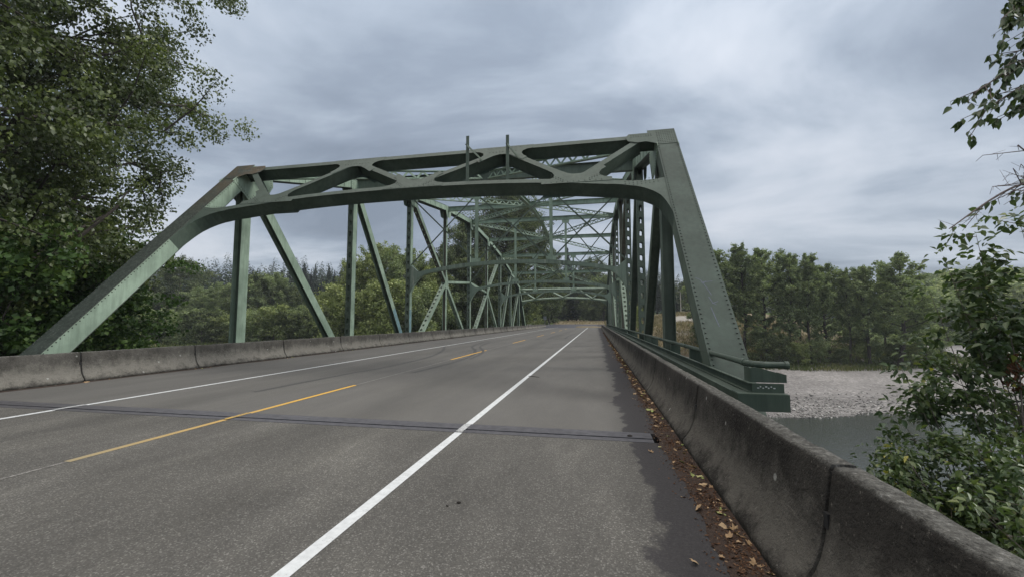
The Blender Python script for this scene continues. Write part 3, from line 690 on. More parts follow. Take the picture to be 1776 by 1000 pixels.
for X, sname in ((XL, 'left'), (XR, 'right')):
    inn = 1 if X < 0 else -1
    # end posts
    for n0, n1 in ((0, 1), (10, 9)):
        p0, p1 = Pn(X, n0, ZB), Pn(X, n1)
        near = n0 == 0
        cover = 'moss' if (X < 0 and near) else 'cover'
        if near: mb = box_member(p0, p1, .65, .5, 'perf', 'solid', (0, 1), riv=.13)   # v points down/away for +d,X
        else: mb = box_member(p0, p1, .65, .5, 'solid', 'perf', (0, 1), sw=.2, sl=.22, pitch=.52)
        d, u, v = frame(p0, p1)
        if near:
            # side-plate rivets and hip cover plates
            ln = (p1-p0).length
            for sx in (-1, 1):
                for i in range(int(ln/.13)):
                    mb.rivet(p0+d*(.05+i*.13)+u*(sx*.325)-v*.20, u*sx, .018, .013, 0)
            if inn < 0:
                for i in range(3):
                    for k_ in range(14): mb.rivet(p0+d*(ln-.75+i*.1)+u*(-.29+k_*.045)-v*.266, -v, .016, .013, 1)
        part(mb, 'end_post', [M['sage' if X < 0 else 'green'], M[cover]], label=f'{"near" if near else "far"} sloping end post of the {sname} truss')  # right posts take the darker green: shade of their road-facing sides painted in
    # top chord
    for n in range(1, 9):
        p0, p1 = Pn(X, n), Pn(X, n+1)
        mb = box_member(p0, p1, .60, .48, 'perf' if False else 'solid', 'perf', (0, 1), sw=.36, sl=.2, pitch=.42)
        # v sign: make covers on upper side
        d, u, v = frame(p0, p1)
        if v.z < 0:
            mb = box_member(p0, p1, .60, .48, 'perf', 'solid', (0, 1), sw=.36, sl=.2, pitch=.42)
        for i in range(1, 7):   # splice angles on the web
            o = p0+d*(i*P_/7)
            for s in (-1, 1): mb.box(o, d, u, v, (-.03, .03), sorted((s*.301, s*.325)), (-.2, .2), 0)
        part(mb, 'top_chord', [M['sage'], M['cover']])
    # bottom chord
    for n in range(10):
        mb = h_member(Pn(X, n, ZB), Pn(X, n+1, ZB), .5, .5); part(mb, 'bottom_chord', M['dark'])
    # verticals
    for n in range(1, 10):
        p0 = Pn(X, n, ZB); p1 = Pn(X, n)
        if n in (1, 9): mb = h_member(p0, p1, .37, .46); mm = [M['sage' if X < 0 else 'green'], M['green']]  # darker green on webs and the right truss puts shade into the colour
        elif n in (4, 6): mb = h_member(p0, p1, .34, .34); mm = [M['sage'], M['brown']]
        else:
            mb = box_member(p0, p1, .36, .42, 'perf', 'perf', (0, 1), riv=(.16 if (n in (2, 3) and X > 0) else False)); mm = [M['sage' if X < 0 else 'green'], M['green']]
        part(mb, 'vertical_post', mm)
    # diagonals
    ZM = 5.55
    for a, za, b2, zb in ((1, None, 2, ZB), (2, None, 3, ZB), (9, None, 8, ZB), (8, None, 7, ZB)):
        mb = h_member(Pn(X, a, za), Pn(X, b2, zb), .36, .44); part(mb, 'diagonal', [M['sage' if X < 0 else 'green'], M['green']])  # right diagonals in darker green, shade painted in
    for a, za, b2, zb, kind in ((3, None, 4, ZM, 'm'), (4, ZM, 5, ZB, 'm'), (3, ZB, 4, ZM, 'm'), (7, None, 6, ZM, 'm'), (6, ZM, 5, ZB, 'm'), (7, ZB, 6, ZM, 'm')):
        mb = box_member(Pn(X, a, za), Pn(X, b2, zb), .36, .34, 'perf', 'perf', (0, 1), sw=.19, sl=.27, pitch=.62)
        part(mb, 'diagonal', [M['sage'], M['brown' if (a == 3 and zb == ZM and za is None) else 'sage']])
    for a, b2 in ((4, 5), (6, 5)):
        mb = h_member(Pn(X, a, ZM+.05), Pn(X, b2, 6.3), .3, .26); part(mb, 'sub_strut', M['sage'])
    # gusset plates at the nodes
    for n in range(1, 10):
        z = TOPZ[n]; y = ny_(n); mb = MB(); o = Vector((X, y, z))
        if n in (1, 9):
            sg = 1 if n == 1 else -1
            poly = [(-.95*sg, -.62), (-.1*sg, -1.25), (.62*sg, -1.35), (1.25*sg, -.25), (1.15*sg, .52), (.1*sg, .36), (-.5*sg, -.2)]
        else: poly = [(-.75, -.35), (-.45, -.95), (.45, -.95), (.75, -.35), (.7, .18), (-.7, .18)]
        for s in (-1, 1):
            mb.prism(poly, o, Y_, Z_, X_, sorted((s*.327, s*.343)))
            cx_ = sum(p[0] for p in poly)/len(poly); cz_ = sum(p[1] for p in poly)/len(poly)
            if n <= 3:
                for p, q_ in zip(poly, poly[1:]+poly[:1]):
                    Ls = math.hypot(q_[0]-p[0], q_[1]-p[1]); kk = max(2, int(Ls/.11))
                    for t_ in range(kk):
                        a = (p[0]+(q_[0]-p[0])*(t_+.5)/kk)*.88+cx_*.12; c = (p[1]+(q_[1]-p[1])*(t_+.5)/kk)*.88+cz_*.12
                        mb.rivet(o+Y_*a+Z_*c+X_*(s*.343), X_*s, .018, .013)
        part(mb, 'gusset_plate', M['sage'])
        if n in (4, 6):
            mb = MB(); o = Vector((X, y, ZM)); poly = [(-.42, .1), (-.28, -.62), (.3, -.62), (.55, -.15), (.45, .3), (.15, .85), (-.15, .85)]
            poly = poly if n == 4 else [(-a, c) for a, c in poly[::-1]]
            for s in (-1, 1): mb.prism(poly, o, Y_, Z_, X_, sorted((s*.19, s*.205)))
            part(mb, 'gusset_plate', M['sage'])

# portals: plane frame e1=X, e2 up the slope, e3 outward normal
def ribbon(mb, top, bot, o, e1, e2, e3, c, mi=0, mf=None):
    """solid beam whose outline is between two polylines (same count)"""
    n = len(top); mf = mi if mf is None else mf
    P = lambda q_, z: o+e1*q_[0]+e2*q_[1]+e3*z
    vs = [P(q_, c[1]) for q_ in top]+[P(q_, c[1]) for q_ in bot]+[P(q_, c[0]) for q_ in top]+[P(q_, c[0]) for q_ in bot]
    for i in range(n-1):
        mb.add([vs[i], vs[i+1], vs[n+i+1], vs[n+i]], [(0, 3, 2, 1)], mf)
        mb.add([vs[2*n+i], vs[2*n+i+1], vs[3*n+i+1], vs[3*n+i]], [(0, 1, 2, 3)], mi)
        mb.add([vs[i], vs[i+1], vs[2*n+i+1], vs[2*n+i]], [(0, 1, 2, 3)], mf)
        mb.add([vs[n+i], vs[n+i+1], vs[3*n+i+1], vs[3*n+i]], [(0, 3, 2, 1)], mi)
    for i in (0, n-1): mb.add([vs[i], vs[n+i], vs[3*n+i], vs[2*n+i]], [(0, 1, 2, 3)], mi)
def flanged(mb, top, bot, o, e1, e2, e3, hd, inset=.035):
    """front and back flanges with a recessed box web between them"""
    ribbon(mb, top, bot, o, e1, e2, e3, (hd-.022, hd), 1, 1); ribbon(mb, top, bot, o, e1, e2, e3, (-hd, -hd+.022), 0, 0)
    t2 = [(a[0]+(b2[0]-a[0])*inset/max(.1, math.hypot(b2[0]-a[0], b2[1]-a[1])), a[1]+(b2[1]-a[1])*inset/max(.1, math.hypot(b2[0]-a[0], b2[1]-a[1]))) for a, b2 in zip(top, bot)]
    b3 = [(b2[0]-(b2[0]-a[0])*inset/max(.1, math.hypot(b2[0]-a[0], b2[1]-a[1])), b2[1]-(b2[1]-a[1])*inset/max(.1, math.hypot(b2[0]-a[0], b2[1]-a[1]))) for a, b2 in zip(top, bot)]
    ribbon(mb, t2, b3, o, e1, e2, e3, (-hd+.022, hd-.022), 0, 0)
def portal(near):
    n0, n1 = (0, 1) if near else (10, 9)
    o = Vector((XC, ny_(n0), ZB)); e2 = (Vector((XC, ny_(n1), TOPZ[1]))-o).normalized(); e1 = X_
    e3 = e1.cross(e2); e3 = e3 if (e3.z > 0) else -e3; hd = .25
    e1v = e1
    L_ = 8.775-.325; cv = [M['channel'], M['face']]
    # top strut
    mb = MB(); xs = [-L_+2*L_*i/8 for i in range(9)]
    flanged(mb, [(x, 12.66) for x in xs], [(x, 12.40) for x in xs], o, e1v, e2, e3, hd); part(mb, 'portal_strut', cv)
    # arched lower strut with curved knees
    def topy(x): return 10.36-.80*(abs(x)/8.0)**2.3 + (.32*max(0, (abs(x)-7.3)/1.15)**2)
    KX = [0, 7.0, 7.25, 7.6, 7.83, 8.05, 8.2, 8.3, 8.37, 8.45]; KZ = [0, 9.56, 9.46, 9.36, 9.23, 9.03, 8.82, 8.58, 8.28, 7.8]
    def boty(x):
        a = abs(x); yb = topy(min(a, 7.3))-.215-.05*max(0, a-4)/4
        if a > 6.6: k_ = min(1, (a-6.6)/.5); yb = yb*(1-k_)+float(np.interp(a, KX[1:], KZ[1:]))*k_
        return yb
    xs = sorted([s*x for x in list(np.linspace(.4, 6.4, 9))+list(np.linspace(6.7, 8.0, 7))+[8.1, 8.2, 8.27, 8.33, 8.38, 8.42, L_] for s in (-1, 1)])
    mb = MB(); flanged(mb, [(x, topy(x)) for x in xs], [(x, boty(x)) for x in xs], o, e1v, e2, e3, hd, .02)
    if near:
        for s in (-1, 1):
            for i in range(9):
                for k_ in range(3): mb.rivet(o+e1v*(s*(7.25+i*.12))+e2*(topy(7.3)-.08-k_*.12+(.02*i))+e3*hd, e3, .016, .013, 1)
    part(mb, 'portal_arch_strut', cv)
    # W bracing
    tn = [-7.95, -3.0, 3.0, 7.95]; bn = [-5.75, 0, 5.75]
    segs = [(tn[0], bn[0]), (bn[0], tn[1]), (tn[1], bn[1]), (bn[1], tn[2]), (tn[2], bn[2]), (bn[2], tn[3])]
    for a, c in segs:
        at_top = a in tn
        p = Vector((a, 12.40 if at_top else topy(a)-.02, 0)); q_ = Vector((c, topy(c)-.02 if at_top else 12.40, 0))
        dv = (q_-p).normalized(); nv = Vector((-dv.y, dv.x, 0))*.115; t = [p+dv*.12+(q_-p-dv*.24)*f for f in (0, .5, 1)]
        mb = MB(); flanged(mb, [((k_+nv).x, (k_+nv).y) for k_ in t], [((k_-nv).x, (k_-nv).y) for k_ in t], o, e1v, e2, e3, hd-.003, .03); part(mb, 'portal_brace', cv)
    def gus(base):
        h = [(1.12, base), (1.12, .0), (.90, .05), (.76, .16), (.72, .30), (.80, .48), (.956, .648), (.808, .824), (.52, .57), (.30, .40), (.12, .33)]
        return h+[(-a_, b_) for a_, b_ in h[::-1]]
    # node gussets with scalloped edges, front and back
    for x in tn[1:3]:
        mb = MB(); poly = [(a_, 12.40-b_) for a_, b_ in gus(-.26)][::-1]
        m2 = MB(); m2.prism([(x+a, b2) for a, b2 in poly], o, e1v, e2, e3, (-hd-.012, -hd), 1); part(m2, 'portal_gusset', cv)
        mb.prism([(x+a, b2) for a, b2 in poly], o, e1v, e2, e3, (hd, hd+.012), 1)
        if near:
            for a in np.linspace(-.62, .62, 9): mb.rivet(o+e1v*(x+a)+e2*12.55+e3*(hd+.012), e3, .016, .013, 1); mb.rivet(o+e1v*(x+a*.8)+e2*12.25+e3*(hd+.012), e3, .016, .013, 1)
        part(mb, 'portal_gusset', cv)
    for x in bn:
        tt = topy(x); mb = MB(); poly = gus(-.2)
        m2 = MB(); m2.prism([(x+a, tt+b2) for a, b2 in poly], o, e1v, e2, e3, (-hd-.012, -hd), 1); part(m2, 'portal_gusset', cv)
        mb.prism([(x+a, tt+b2) for a, b2 in poly], o, e1v, e2, e3, (hd, hd+.012), 1)
        if near:
            for s in (-1, 1):
                for i in range(6):
                    for k_ in range(2): mb.rivet(o+e1v*(x+s*(.42+i*.08))+e2*(tt+.0+i*.065-k_*.09)+e3*(hd+.012), e3, .015, .012, 1)
            for a in np.linspace(-.8, .8, 10): mb.rivet(o+e1v*(x+a)+e2*(tt-.13)+e3*(hd+.012), e3, .015, .012, 1)
        part(mb, 'portal_gusset', cv)
    # hip gussets (big plates tying strut, diagonal and end post)
    for s in (-1, 1):
        mb = MB(); poly = [(7.55, 12.74), (8.2, 12.74), (8.2, 12.92), (9.12, 12.92), (9.12, 11.86), (8.48, 11.86), (8.36, 11.96), (8.1, 12.12), (7.8, 12.08), (7.5, 12.22), (7.42, 12.5)]
        poly = [(s*a, b2) for a, b2 in poly]
        mb.prism(poly, o, e1v, e2, e3, (hd+.017, hd+.030), 1)
        mb.prism([(s*8.46, 12.9), (s*9.12, 12.9), (s*9.12, 12.93), (s*8.46, 12.93)], o, e1v, e2, e3, (-.35, hd+.017), 1)
        if near:
            for i in range(9):
                for k_ in range(8): mb.rivet(o+e1v*(s*(8.5+i*.072))+e2*(11.95+k_*.125)+e3*(hd+.03), e3, .015, .013, 1)
            for i in range(9):
                for k_ in range(2): mb.rivet(o+e1v*(s*(7.62+i*.085))+e2*(12.62-k_*.12)+e3*(hd+.03), e3, .015, .013, 1)
        part(mb, 'portal_gusset', [M['green'], M['moss' if (near and s < 0) else 'face']])
portal(True)
# far portal: lighter lattice between two arched struts
def far_portal():
    o = Vector((XC, ny_(10), ZB)); e2 = (Vector((XC, ny_(9), TOPZ[1]))-o).normalized(); e3 = Vector((0, e2.z, -e2.y))
    cv = [M['sage'], M['sage']]; L_ = 8.45; xs = list(np.linspace(-L_, L_, 15))
    mb = MB(); flanged(mb, [(x, 12.6) for x in xs], [(x, 12.3) for x in xs], o, X_, e2, e3, .22); part(mb, 'portal_strut', cv)
    ty = lambda x: 10.4-.7*(abs(x)/8.0)**2.2
    mb = MB(); flanged(mb, [(x, ty(x)) for x in xs], [(x, ty(x)-.26-(.9*max(0, (abs(x)-7.2)/1.25)**2)) for x in xs], o, X_, e2, e3, .22); part(mb, 'portal_arch_strut', cv)
    t = [-8.2, -3, 3, 8.2]; b2 = [-5.7, 0, 5.7]
    for a, c in ((t[0], b2[0]), (b2[0], t[1]), (t[1], b2[1]), (b2[1], t[2]), (t[2], b2[2]), (b2[2], t[3])):
        p = Vector((a, 12.35 if a in t else ty(a), 0)); q_ = Vector((c, 12.35 if c in t else ty(c), 0)); dv = (q_-p).normalized(); nv = Vector((-dv.y, dv.x, 0))*.09
        mb = MB(); flanged(mb, [((k_+nv).x, (k_+nv).y) for k_ in (p, q_)], [((k_-nv).x, (k_-nv).y) for k_ in (p, q_)], o, X_, e2, e3, .2, .02); part(mb, 'portal_brace', cv)
far_portal()
# sign brackets standing on the near portal
for x, zt in ((-4.31, 8.12), (-2.88, 8.03)):
    mb = MB(); mb.wbox((x-.055, x+.055), (13.50, 13.515), (6.22, zt)); mb.wbox((x-.055, x-.04), (13.515, 13.60), (6.22, zt))
    p = Vector((x+.05, 13.40, zt-.42)); q_ = Vector((x+.30*(1 if x > -4 else 1), 14.55, zt-.55)); dd = (q_-p).normalized(); s_ = dd.cross(Z_).normalized(); t_ = dd.cross(s_)
    mb.box(p-dd*.15, dd, s_, t_, (0, 1.35), (-.035, .035), (-.006, .006)); mb.box(p-dd*.15, dd, s_, t_, (0, 1.35), (.029, .035), (.006, .075))
    mb.wbox((x-.08, x+.08), (13.40, 13.50), (6.22, 6.32))
    part(mb, 'sign_bracket', M['green'])

# transverse top struts, sway frames, centre strut, laced laterals
def ibeam(mb, p0, p1, side, upv, fw, dep, mi=0):
    d = (p1-p0).normalized(); ln = (p1-p0).length
    mb.box(p0, d, side, upv, (0, ln), (-fw/2, fw/2), (dep/2-.018, dep/2), mi); mb.box(p0, d, side, upv, (0, ln), (-fw/2, fw/2), (-dep/2, -dep/2+.018), mi)
    mb.box(p0, d, side, upv, (0, ln), (-.008, .008), (-dep/2+.018, dep/2-.018), mi)
for n in range(2, 9):
    mb = MB(); z = TOPZ[n]-.05
    dep = .62 if n == 2 else .46
    ibeam(mb, Vector((XL+.3, ny_(n), z)), Vector((XR-.3, ny_(n), z)), Y_, Z_, .3, dep)
    if n % 2 == 0:
        for x in (XC-.7, XC+.7): mb.wbox((x-.02, x+.02), (ny_(n)-.15, ny_(n)+.15), (z-dep/2, z+dep/2))
    part(mb, 'top_strut', M['sage' if n != 2 else 'green'])
for n in range(1, 9):   # longitudinal strut on the centre line
    p0, p1 = Vector((XC, ny_(n), TOPZ[n]-.02)), Vector((XC, ny_(n+1), TOPZ[n+1]-.02)); d = (p1-p0).normalized(); upv = X_.cross(d); upv = upv if upv.z > 0 else -upv
    if n in (1, 8): continue
    mb = MB(); ibeam(mb, p0+d*.3, p1-d*.3, X_, upv, .36, .38); part(mb, 'centre_strut', M['sage'])
def laced(p0, p1, dep=.46, fw=.2, name='laced_strut', mt='sage'):
    d = (p1-p0).normalized(); side = d.cross(Z_).normalized(); upv = side.cross(d); ln = (p1-p0).length; mb = MB()
    for s in (-1, 1):
        mb.box(p0, d, side, upv, (0, ln), (-fw/2, fw/2), sorted((s*dep/2, s*(dep/2-.03))), 0)
        mb.box(p0, d, side, upv, (0, ln), (-.007, .007), sorted((s*(dep/2-.014), s*(dep/2-.09))), 0)
    k = max(4, int(ln/.40)); h = dep/2-.05
    for i in range(k):
        a, c = ln*i/k, ln*(i+1)/k; za, zc = (-h, h) if i % 2 == 0 else (h, -h)
        A = p0+d*a+upv*za; B = p0+d*c+upv*zc; dd = (B-A).normalized(); nn = dd.cross(side)
        mb.box(A, dd, side, nn, (0, (B-A).length), (.012, .022), (-.052, .052), 0)
    part(mb, name, M[mt])
for n in (2, 4, 6, 8):
    c = Vector((XC, ny_(n), TOPZ[n]-.02))
    for X in (XL+.3, XR-.3):
        for mN in (n-1, n+1):
            p = Vector((X, ny_(mN), TOPZ[mN]-.05)); dd = (c-p).normalized(); laced(p+dd*.3, c-dd*.35)
def bar(mb, p, q_, wd, th, ydir=Y_):
    d = (q_-p).normalized(); s_ = d.cross(ydir).normalized(); mb.box(p, d, s_, ydir, (0, (q_-p).length), (-wd/2, wd/2), (-th/2, th/2)); mb.box(p, d, s_, ydir, (0, (q_-p).length), (wd/2-.012, wd/2), (th/2, th/2+wd*.7))
for n in (3, 5, 7):
    y = ny_(n); zt = TOPZ[n]-.3; o = Vector((XC, y, 0)); L_ = 8.775-.19; cz = 6.42
    def ty(x): return cz+.02-.80*(abs(x)/8.0)**2.1
    xs = sorted([s*x for x in list(np.linspace(.5, 7.0, 8))+list(np.linspace(7.4, L_, 7)) for s in (-1, 1)])
    top = [(x, ty(x)+(.75*max(0, (abs(x)-7.9)/(L_-7.9)) if abs(x) > 7.9 else 0)) for x in xs]
    bot = [(x, ty(x)-.30-(1.25*((abs(x)-7.0)/(L_-7.0))**2.6 if abs(x) > 7.0 else 0)) for x in xs]
    mb = MB(); flanged(mb, top, bot, o, X_, Z_, -Y_, .17, .02); part(mb, 'sway_arch_strut', [M['sage'], M['streak']])
    for x in (-3, 3):
        mb = MB(); ibeam(mb, Vector((XC+x, y, ty(x)-.1)), Vector((XC+x, y, zt)), X_, Y_, .24, .2)
        part(mb, 'sway_post', M['sage'])
        mb = MB(); mb.prism([(-.45, zt-.0), (.45, zt-.0), (.42, zt-.28), (.2, zt-.42), (-.2, zt-.42), (-.42, zt-.28)], o+X_*x, X_, Z_, Y_, (-.125, -.11)); part(mb, 'sway_gusset', M['sage']); mb = MB()
        mb.prism([(-.38, ty(x)-.03), (.38, ty(x)-.03), (.38, ty(x)+.3), (-.38, ty(x)+.3)], o+X_*x, X_, Z_, Y_, (-.125, -.11)); part(mb, 'sway_gusset', M['sage'])
    for a, c in ((-L_, -3), (-3, 3), (3, L_)):
        yb = lambda x: ty(x)+.05
        for s, (u0, u1) in enumerate(((a, c), (c, a))):
            mb = MB(); p = Vector((XC+u0, y+(.05 if s else -.07), yb(u0) if abs(u0) < 5 else ty(8)+.6)); q_ = Vector((XC+u1, y+(.05 if s else -.07), zt))
            bar(mb, p, q_, .11, .012); part(mb, 'sway_brace', M['green'])
# floor: slab edge, stringers, floor beams
mb = MB(); mb.wbox((-14.4, 1.8), (6.42, 89.6), (-.52, -.302)); part(mb, 'deck_slab', M['pierconc'])
for n in range(0, 11):
    mb = MB(); ibeam(mb, Vector((XL+.25, ny_(n), -1.15)), Vector((XR-.25, ny_(n), -1.15)), Y_, Z_, .35, 1.1); part(mb, 'floor_beam', M['dark'])
for x in (-13.4, -10, -6.3, -2.6, .8):
    mb = MB(); ibeam(mb, Vector((x, 7, -.86)), Vector((x, 89.4, -.86)), X_, Z_, .25, .6); part(mb, 'stringer', M['dark'])

# curb channels and railing on both sides
def railing(sgn, X0, mt, mt2):
    e = lambda x: X0+sgn*x
    sx = lambda a, c: tuple(sorted((e(a), e(c))))
    mb = MB()
    # lower fascia channel
    mb.wbox(sx(1.90-2.48, 1.915-2.48), (6.3, 89.5), (.42, .655)); mb.wbox(sx(1.915-2.48, 2.13-2.48), (6.3, 89.5), (.643, .655))
    mb.wbox(sx(-.578, .06), (6.285, 6.30), (.43, .66)); mb.wbox(sx(-.57, .05), (6.30, 6.6), (.652, .664))
    part(mb, 'curb_channel', M[mt])
    mb = MB(); mb.wbox(sx(-.36, -.345), (6.42, 89.5), (.664, .79)); mb.wbox(sx(-.42, -.36), (6.42, 89.5), (.664, .676)); mb.wbox(sx(-.40, -.36), (6.42, 89.5), (.778, .79))
    mb.wbox(sx(-.36, .04), (6.40, 6.415), (.666, .79)); part(mb, 'curb_angle', M[mt])
    mb = MB(); zt = 1.03
    pts = [(e(-.28), 89.5, zt), (e(-.28), 40, zt), (e(-.28), 9, zt), (e(-.28), 6.9, zt), (e(-.265), 6.74, zt), (e(-.22), 6.62, zt), (e(-.14), 6.56, zt), (e(.16), 6.55, zt)]
    mb.tube(pts, .047, 12); mb.tube([(e(.115), 6.55, zt), (e(.165), 6.55, zt)], .056, 12)
    for y in np.arange(6.95, 89, 2.066*2): mb.tube([(e(-.28), y-.06, zt), (e(-.28), y+.06, zt)], .056, 12)
    o = part(mb, 'hand_rail', M[mt2], smooth=False)
    mb = MB(); mb.prism([(-.34, .79), (-.34, .99), (-.26, 1.0), (.10, .90), (.12, .79)], Vector((X0, 6.52, 0)), X_*sgn, Z_, Y_, (-.008, .008))
    mb.prism([(-.34, .79), (-.34, .99), (-.335, .99), (-.335, .79)], Vector((X0, 6.52, 0)), X_*sgn, Z_, Y_, (0, .25))
    mb.prism([(.105, .79), (.105, .905), (.12, .90), (.12, .79)], Vector((X0, 6.52, 0)), X_*sgn, Z_, Y_, (-.01, .30))
    part(mb, 'rail_post', M[mt2])
    for y in (10.4, 12.9, 17.3, 19.5, 21.6, 25.6, 27.7, 29.8, 33.8, 35.9, 38, 42, 44, 46.2, 50.3, 52.4, 54.5, 58.5, 60.6, 62.7, 66.8, 69, 71, 75, 77.2, 79.3, 83.3, 86):
        mb = MB(); mb.wbox(sx(-.34, -.08), (y-.006, y+.006), (.66, 1.0)); mb.wbox(sx(-.345, -.335), (y-.06, y+.06), (.66, 1.0)); part(mb, 'rail_post', M[mt2])
railing(1, XR, 'channel', 'channel')
# bearings on the abutment, graffiti scrawl and stencilled marks
for X in (XL, XR):
    for n, s in ((0, -1), (10, 1)):
        mb = MB(); y = ny_(n); mb.wbox((X-.33, X+.33), (y-.45, y+.45), (ZB-.5, ZB-.26)); mb.wbox((X-.22, X+.22), (y-.2, y+.2), (ZB-.26, ZB+.25)); part(mb, 'bearing', M['dark'])
mb = MB()
def post_pt(a, u_): # a = across, u_ = along slope on near right cover
    o = Vector((XR, ny_(0), ZB)); e2 = (Pn(XR, 1)-o).normalized(); e3 = X_.cross(e2); return o+X_*a+e2*u_+e3*.2685
M['chalk'] = simple('faded_violet_paint', (.10, .115, .15), .8, .3, 20); M['whitem'] = simple('white_stencil', (.45, .47, .46), .8)
scr = [[(-.22, 6.5), (-.12, 6.42), (-.1, 6.3), (-.02, 6.38)], [(-.1, 6.35), (.12, 6.38)], [(-.08, 6.3), (-.02, 6.1), (.02, 5.95)], [(-.05, 5.9), (.0, 5.72), (.06, 5.66)], [(-.02, 5.7), (.12, 5.76)], [(-.06, 5.6), (-.03, 5.3), (.0, 5.05)]]
for s_ in scr:
    for a, c in zip(s_[:-1], s_[1:]):
        p, q_ = post_pt(a[0], a[1]-1.2), post_pt(c[0], c[1]-1.2); dd = (q_-p).normalized(); e3 = X_.cross((Pn(XR, 1)-Pn(XR, 0, ZB)).normalized()); w_ = dd.cross(e3)*.008
        mb.add([p-w_, q_-w_, q_+w_, p+w_], [(0, 1, 2, 3)])
part(mb, 'painted_scrawl', M['chalk'])
mb = MB()
for i in range(7): mb.wbox((XR-.30+i*.034, XR-.30+i*.034+(.018 if i % 3 else .026)), (6.397, 6.3995), (.72+(i % 2)*.018, .735+(i % 2)*.018))
part(mb, 'stencil_mark', M['whitem'])
M['bluepaint'] = simple('faded_blue_paint', (.15, .25, .265), .7, .35, 4)
d_, u_, v_ = frame(Pn(XL, 2), Pn(XL, 3, ZB)); ln_ = (Pn(XL, 3, ZB)-Pn(XL, 2)).length
mb = MB(); mb.box(Pn(XL, 2), d_, u_, v_, (ln_-5.0, ln_-2.7), (.181, .184), (-.2, .2)); part(mb, 'blue_paint_patch', M['bluepaint'])
mb = MB(); mb.wbox((XL+.181, XL+.184), (ny_(3)-.19, ny_(3)+.17), (.5, 2.6)); part(mb, 'blue_paint_patch', M['bluepaint'])
# abutments
for y0, y1, nm, yl in ((-1.5, 6.0, 'near', 6.9), (89.75, 98, 'far', 89)):
    mb = MB(); mb.wbox((-15.3, 2.75), (y0, y1), (-9, -.302))
    sh = (6.6, 7.6) if nm == 'near' else (88.6, 89.75)
    mb.wbox((-16.2, 3.4), sh, (-9, ZB-.5))
    o = mb.build('bridge_abutment', M['pierconc']); tag(o, f'concrete abutment under the {nm} end of the green truss bridge', 'abutment')

# ------------------------------------------------------------------ far vegetation
def at(px, w_):
    """ground position seen in direction px at depth w (plain numbers baked from the site plan)"""
    t = (px-888)/718.54; d = np.array([-math.sin(_a)+t*math.cos(_a), math.cos(_a)+t*math.sin(_a)]); return float(d[0]*w_), float(d[1]*w_)
variant('poplar_a', 11, 20, 3.9, 19000, .28, 'far', 'bark', base=.20, nl=46, sub=5, rise=.75, curve=.3, asp=.75, spread=.72, flat=.8)
variant('poplar_b', 12, 20, 3.5, 17000, .28, 'far', 'bark', base=.26, nl=40, sub=5, rise=.85, curve=.3, asp=.75, spread=.72, flat=.8)
variant('poplar_c', 13, 20, 4.3, 19000, .28, 'far', 'bark', base=.17, nl=42, sub=6, rise=.6, curve=.25, asp=.75, spread=.72, flat=.8)
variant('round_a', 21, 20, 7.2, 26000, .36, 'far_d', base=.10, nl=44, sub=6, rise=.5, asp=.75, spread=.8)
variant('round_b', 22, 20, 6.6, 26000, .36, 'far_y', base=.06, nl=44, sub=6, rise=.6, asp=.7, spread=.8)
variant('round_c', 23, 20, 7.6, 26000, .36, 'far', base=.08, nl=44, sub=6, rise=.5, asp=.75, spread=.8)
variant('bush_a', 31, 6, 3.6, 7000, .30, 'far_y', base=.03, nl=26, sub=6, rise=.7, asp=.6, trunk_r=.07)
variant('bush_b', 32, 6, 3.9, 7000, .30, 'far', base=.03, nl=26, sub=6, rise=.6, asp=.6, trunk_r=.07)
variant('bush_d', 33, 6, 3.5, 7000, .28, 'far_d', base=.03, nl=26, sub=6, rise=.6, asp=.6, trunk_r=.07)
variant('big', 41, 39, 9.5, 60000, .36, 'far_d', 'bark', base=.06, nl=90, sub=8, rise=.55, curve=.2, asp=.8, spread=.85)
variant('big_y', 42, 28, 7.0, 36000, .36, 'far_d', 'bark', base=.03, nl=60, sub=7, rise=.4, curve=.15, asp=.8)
conifer('fir_a', 51, 26, 4.9, 24000, .62, .05, None, .1); conifer('fir_b', 52, 26, 4.0, 22000, .6, .05, None, .1); conifer('fir_c', 53, 26, 5.6, 22000, .66, .12, None, .3)
def tree_at(name, key, px, w_, top_y, label, cat, group=None, wide=1.0, z=None):
    x, y = at(px, w_); g = gz(x, y) if z is None else z
    H = (556-top_y)/718.54*w_+1.65-g
    return plant(name, key, x, y, g-.1, H, label, cat, group, wide)
G = 'cottonwoods on the right-hand gravel bank'
row = [(1246, 80, 428, 'poplar_a', 'tall cottonwood just right of the sloping bridge end post, leftmost of the right-bank row'),
 (1290, 78, 420, 'poplar_b', 'tallest cottonwood near the left end of the right-bank row, second from the bridge post'),
 (1332, 77, 428, 'poplar_c', 'leafy cottonwood third from the bridge post in the right-bank row'),
 (1366, 75, 436, 'poplar_a', 'cottonwood above the bend of the hand rail, fourth in the right-bank row'),
 (1402, 74, 438, 'poplar_b', 'cottonwood with a pointed top, fifth in the right-bank row'),
 (1436, 74, 455, 'poplar_c', 'shorter cottonwood in the dip of the right-bank row, sixth from the bridge post'),
 (1470, 73, 464, 'poplar_b', 'low thin cottonwood in the dip of the right-bank row, seventh from the bridge post'),
 (1503, 72, 458, 'poplar_a', 'dark cottonwood left of the broad round one on the right bank'),
 (1548, 71, 440, 'poplar_c', 'broad round-topped cottonwood toward the right end of the right-bank row'),
 (1590, 73, 474, 'poplar_a', 'cottonwood leaning out at the right end of the right-bank row')]
for i, (px, w_, ty_, key, lab) in enumerate(row): tree_at('cottonwood_tree', key, px, w_, ty_, lab, 'tree', G, (1.15, .85, 1.05, .9, .8, 1.1, .75, 1.0, 1.3, .95)[i])
G2 = 'trees in the second rank behind the right-bank row'
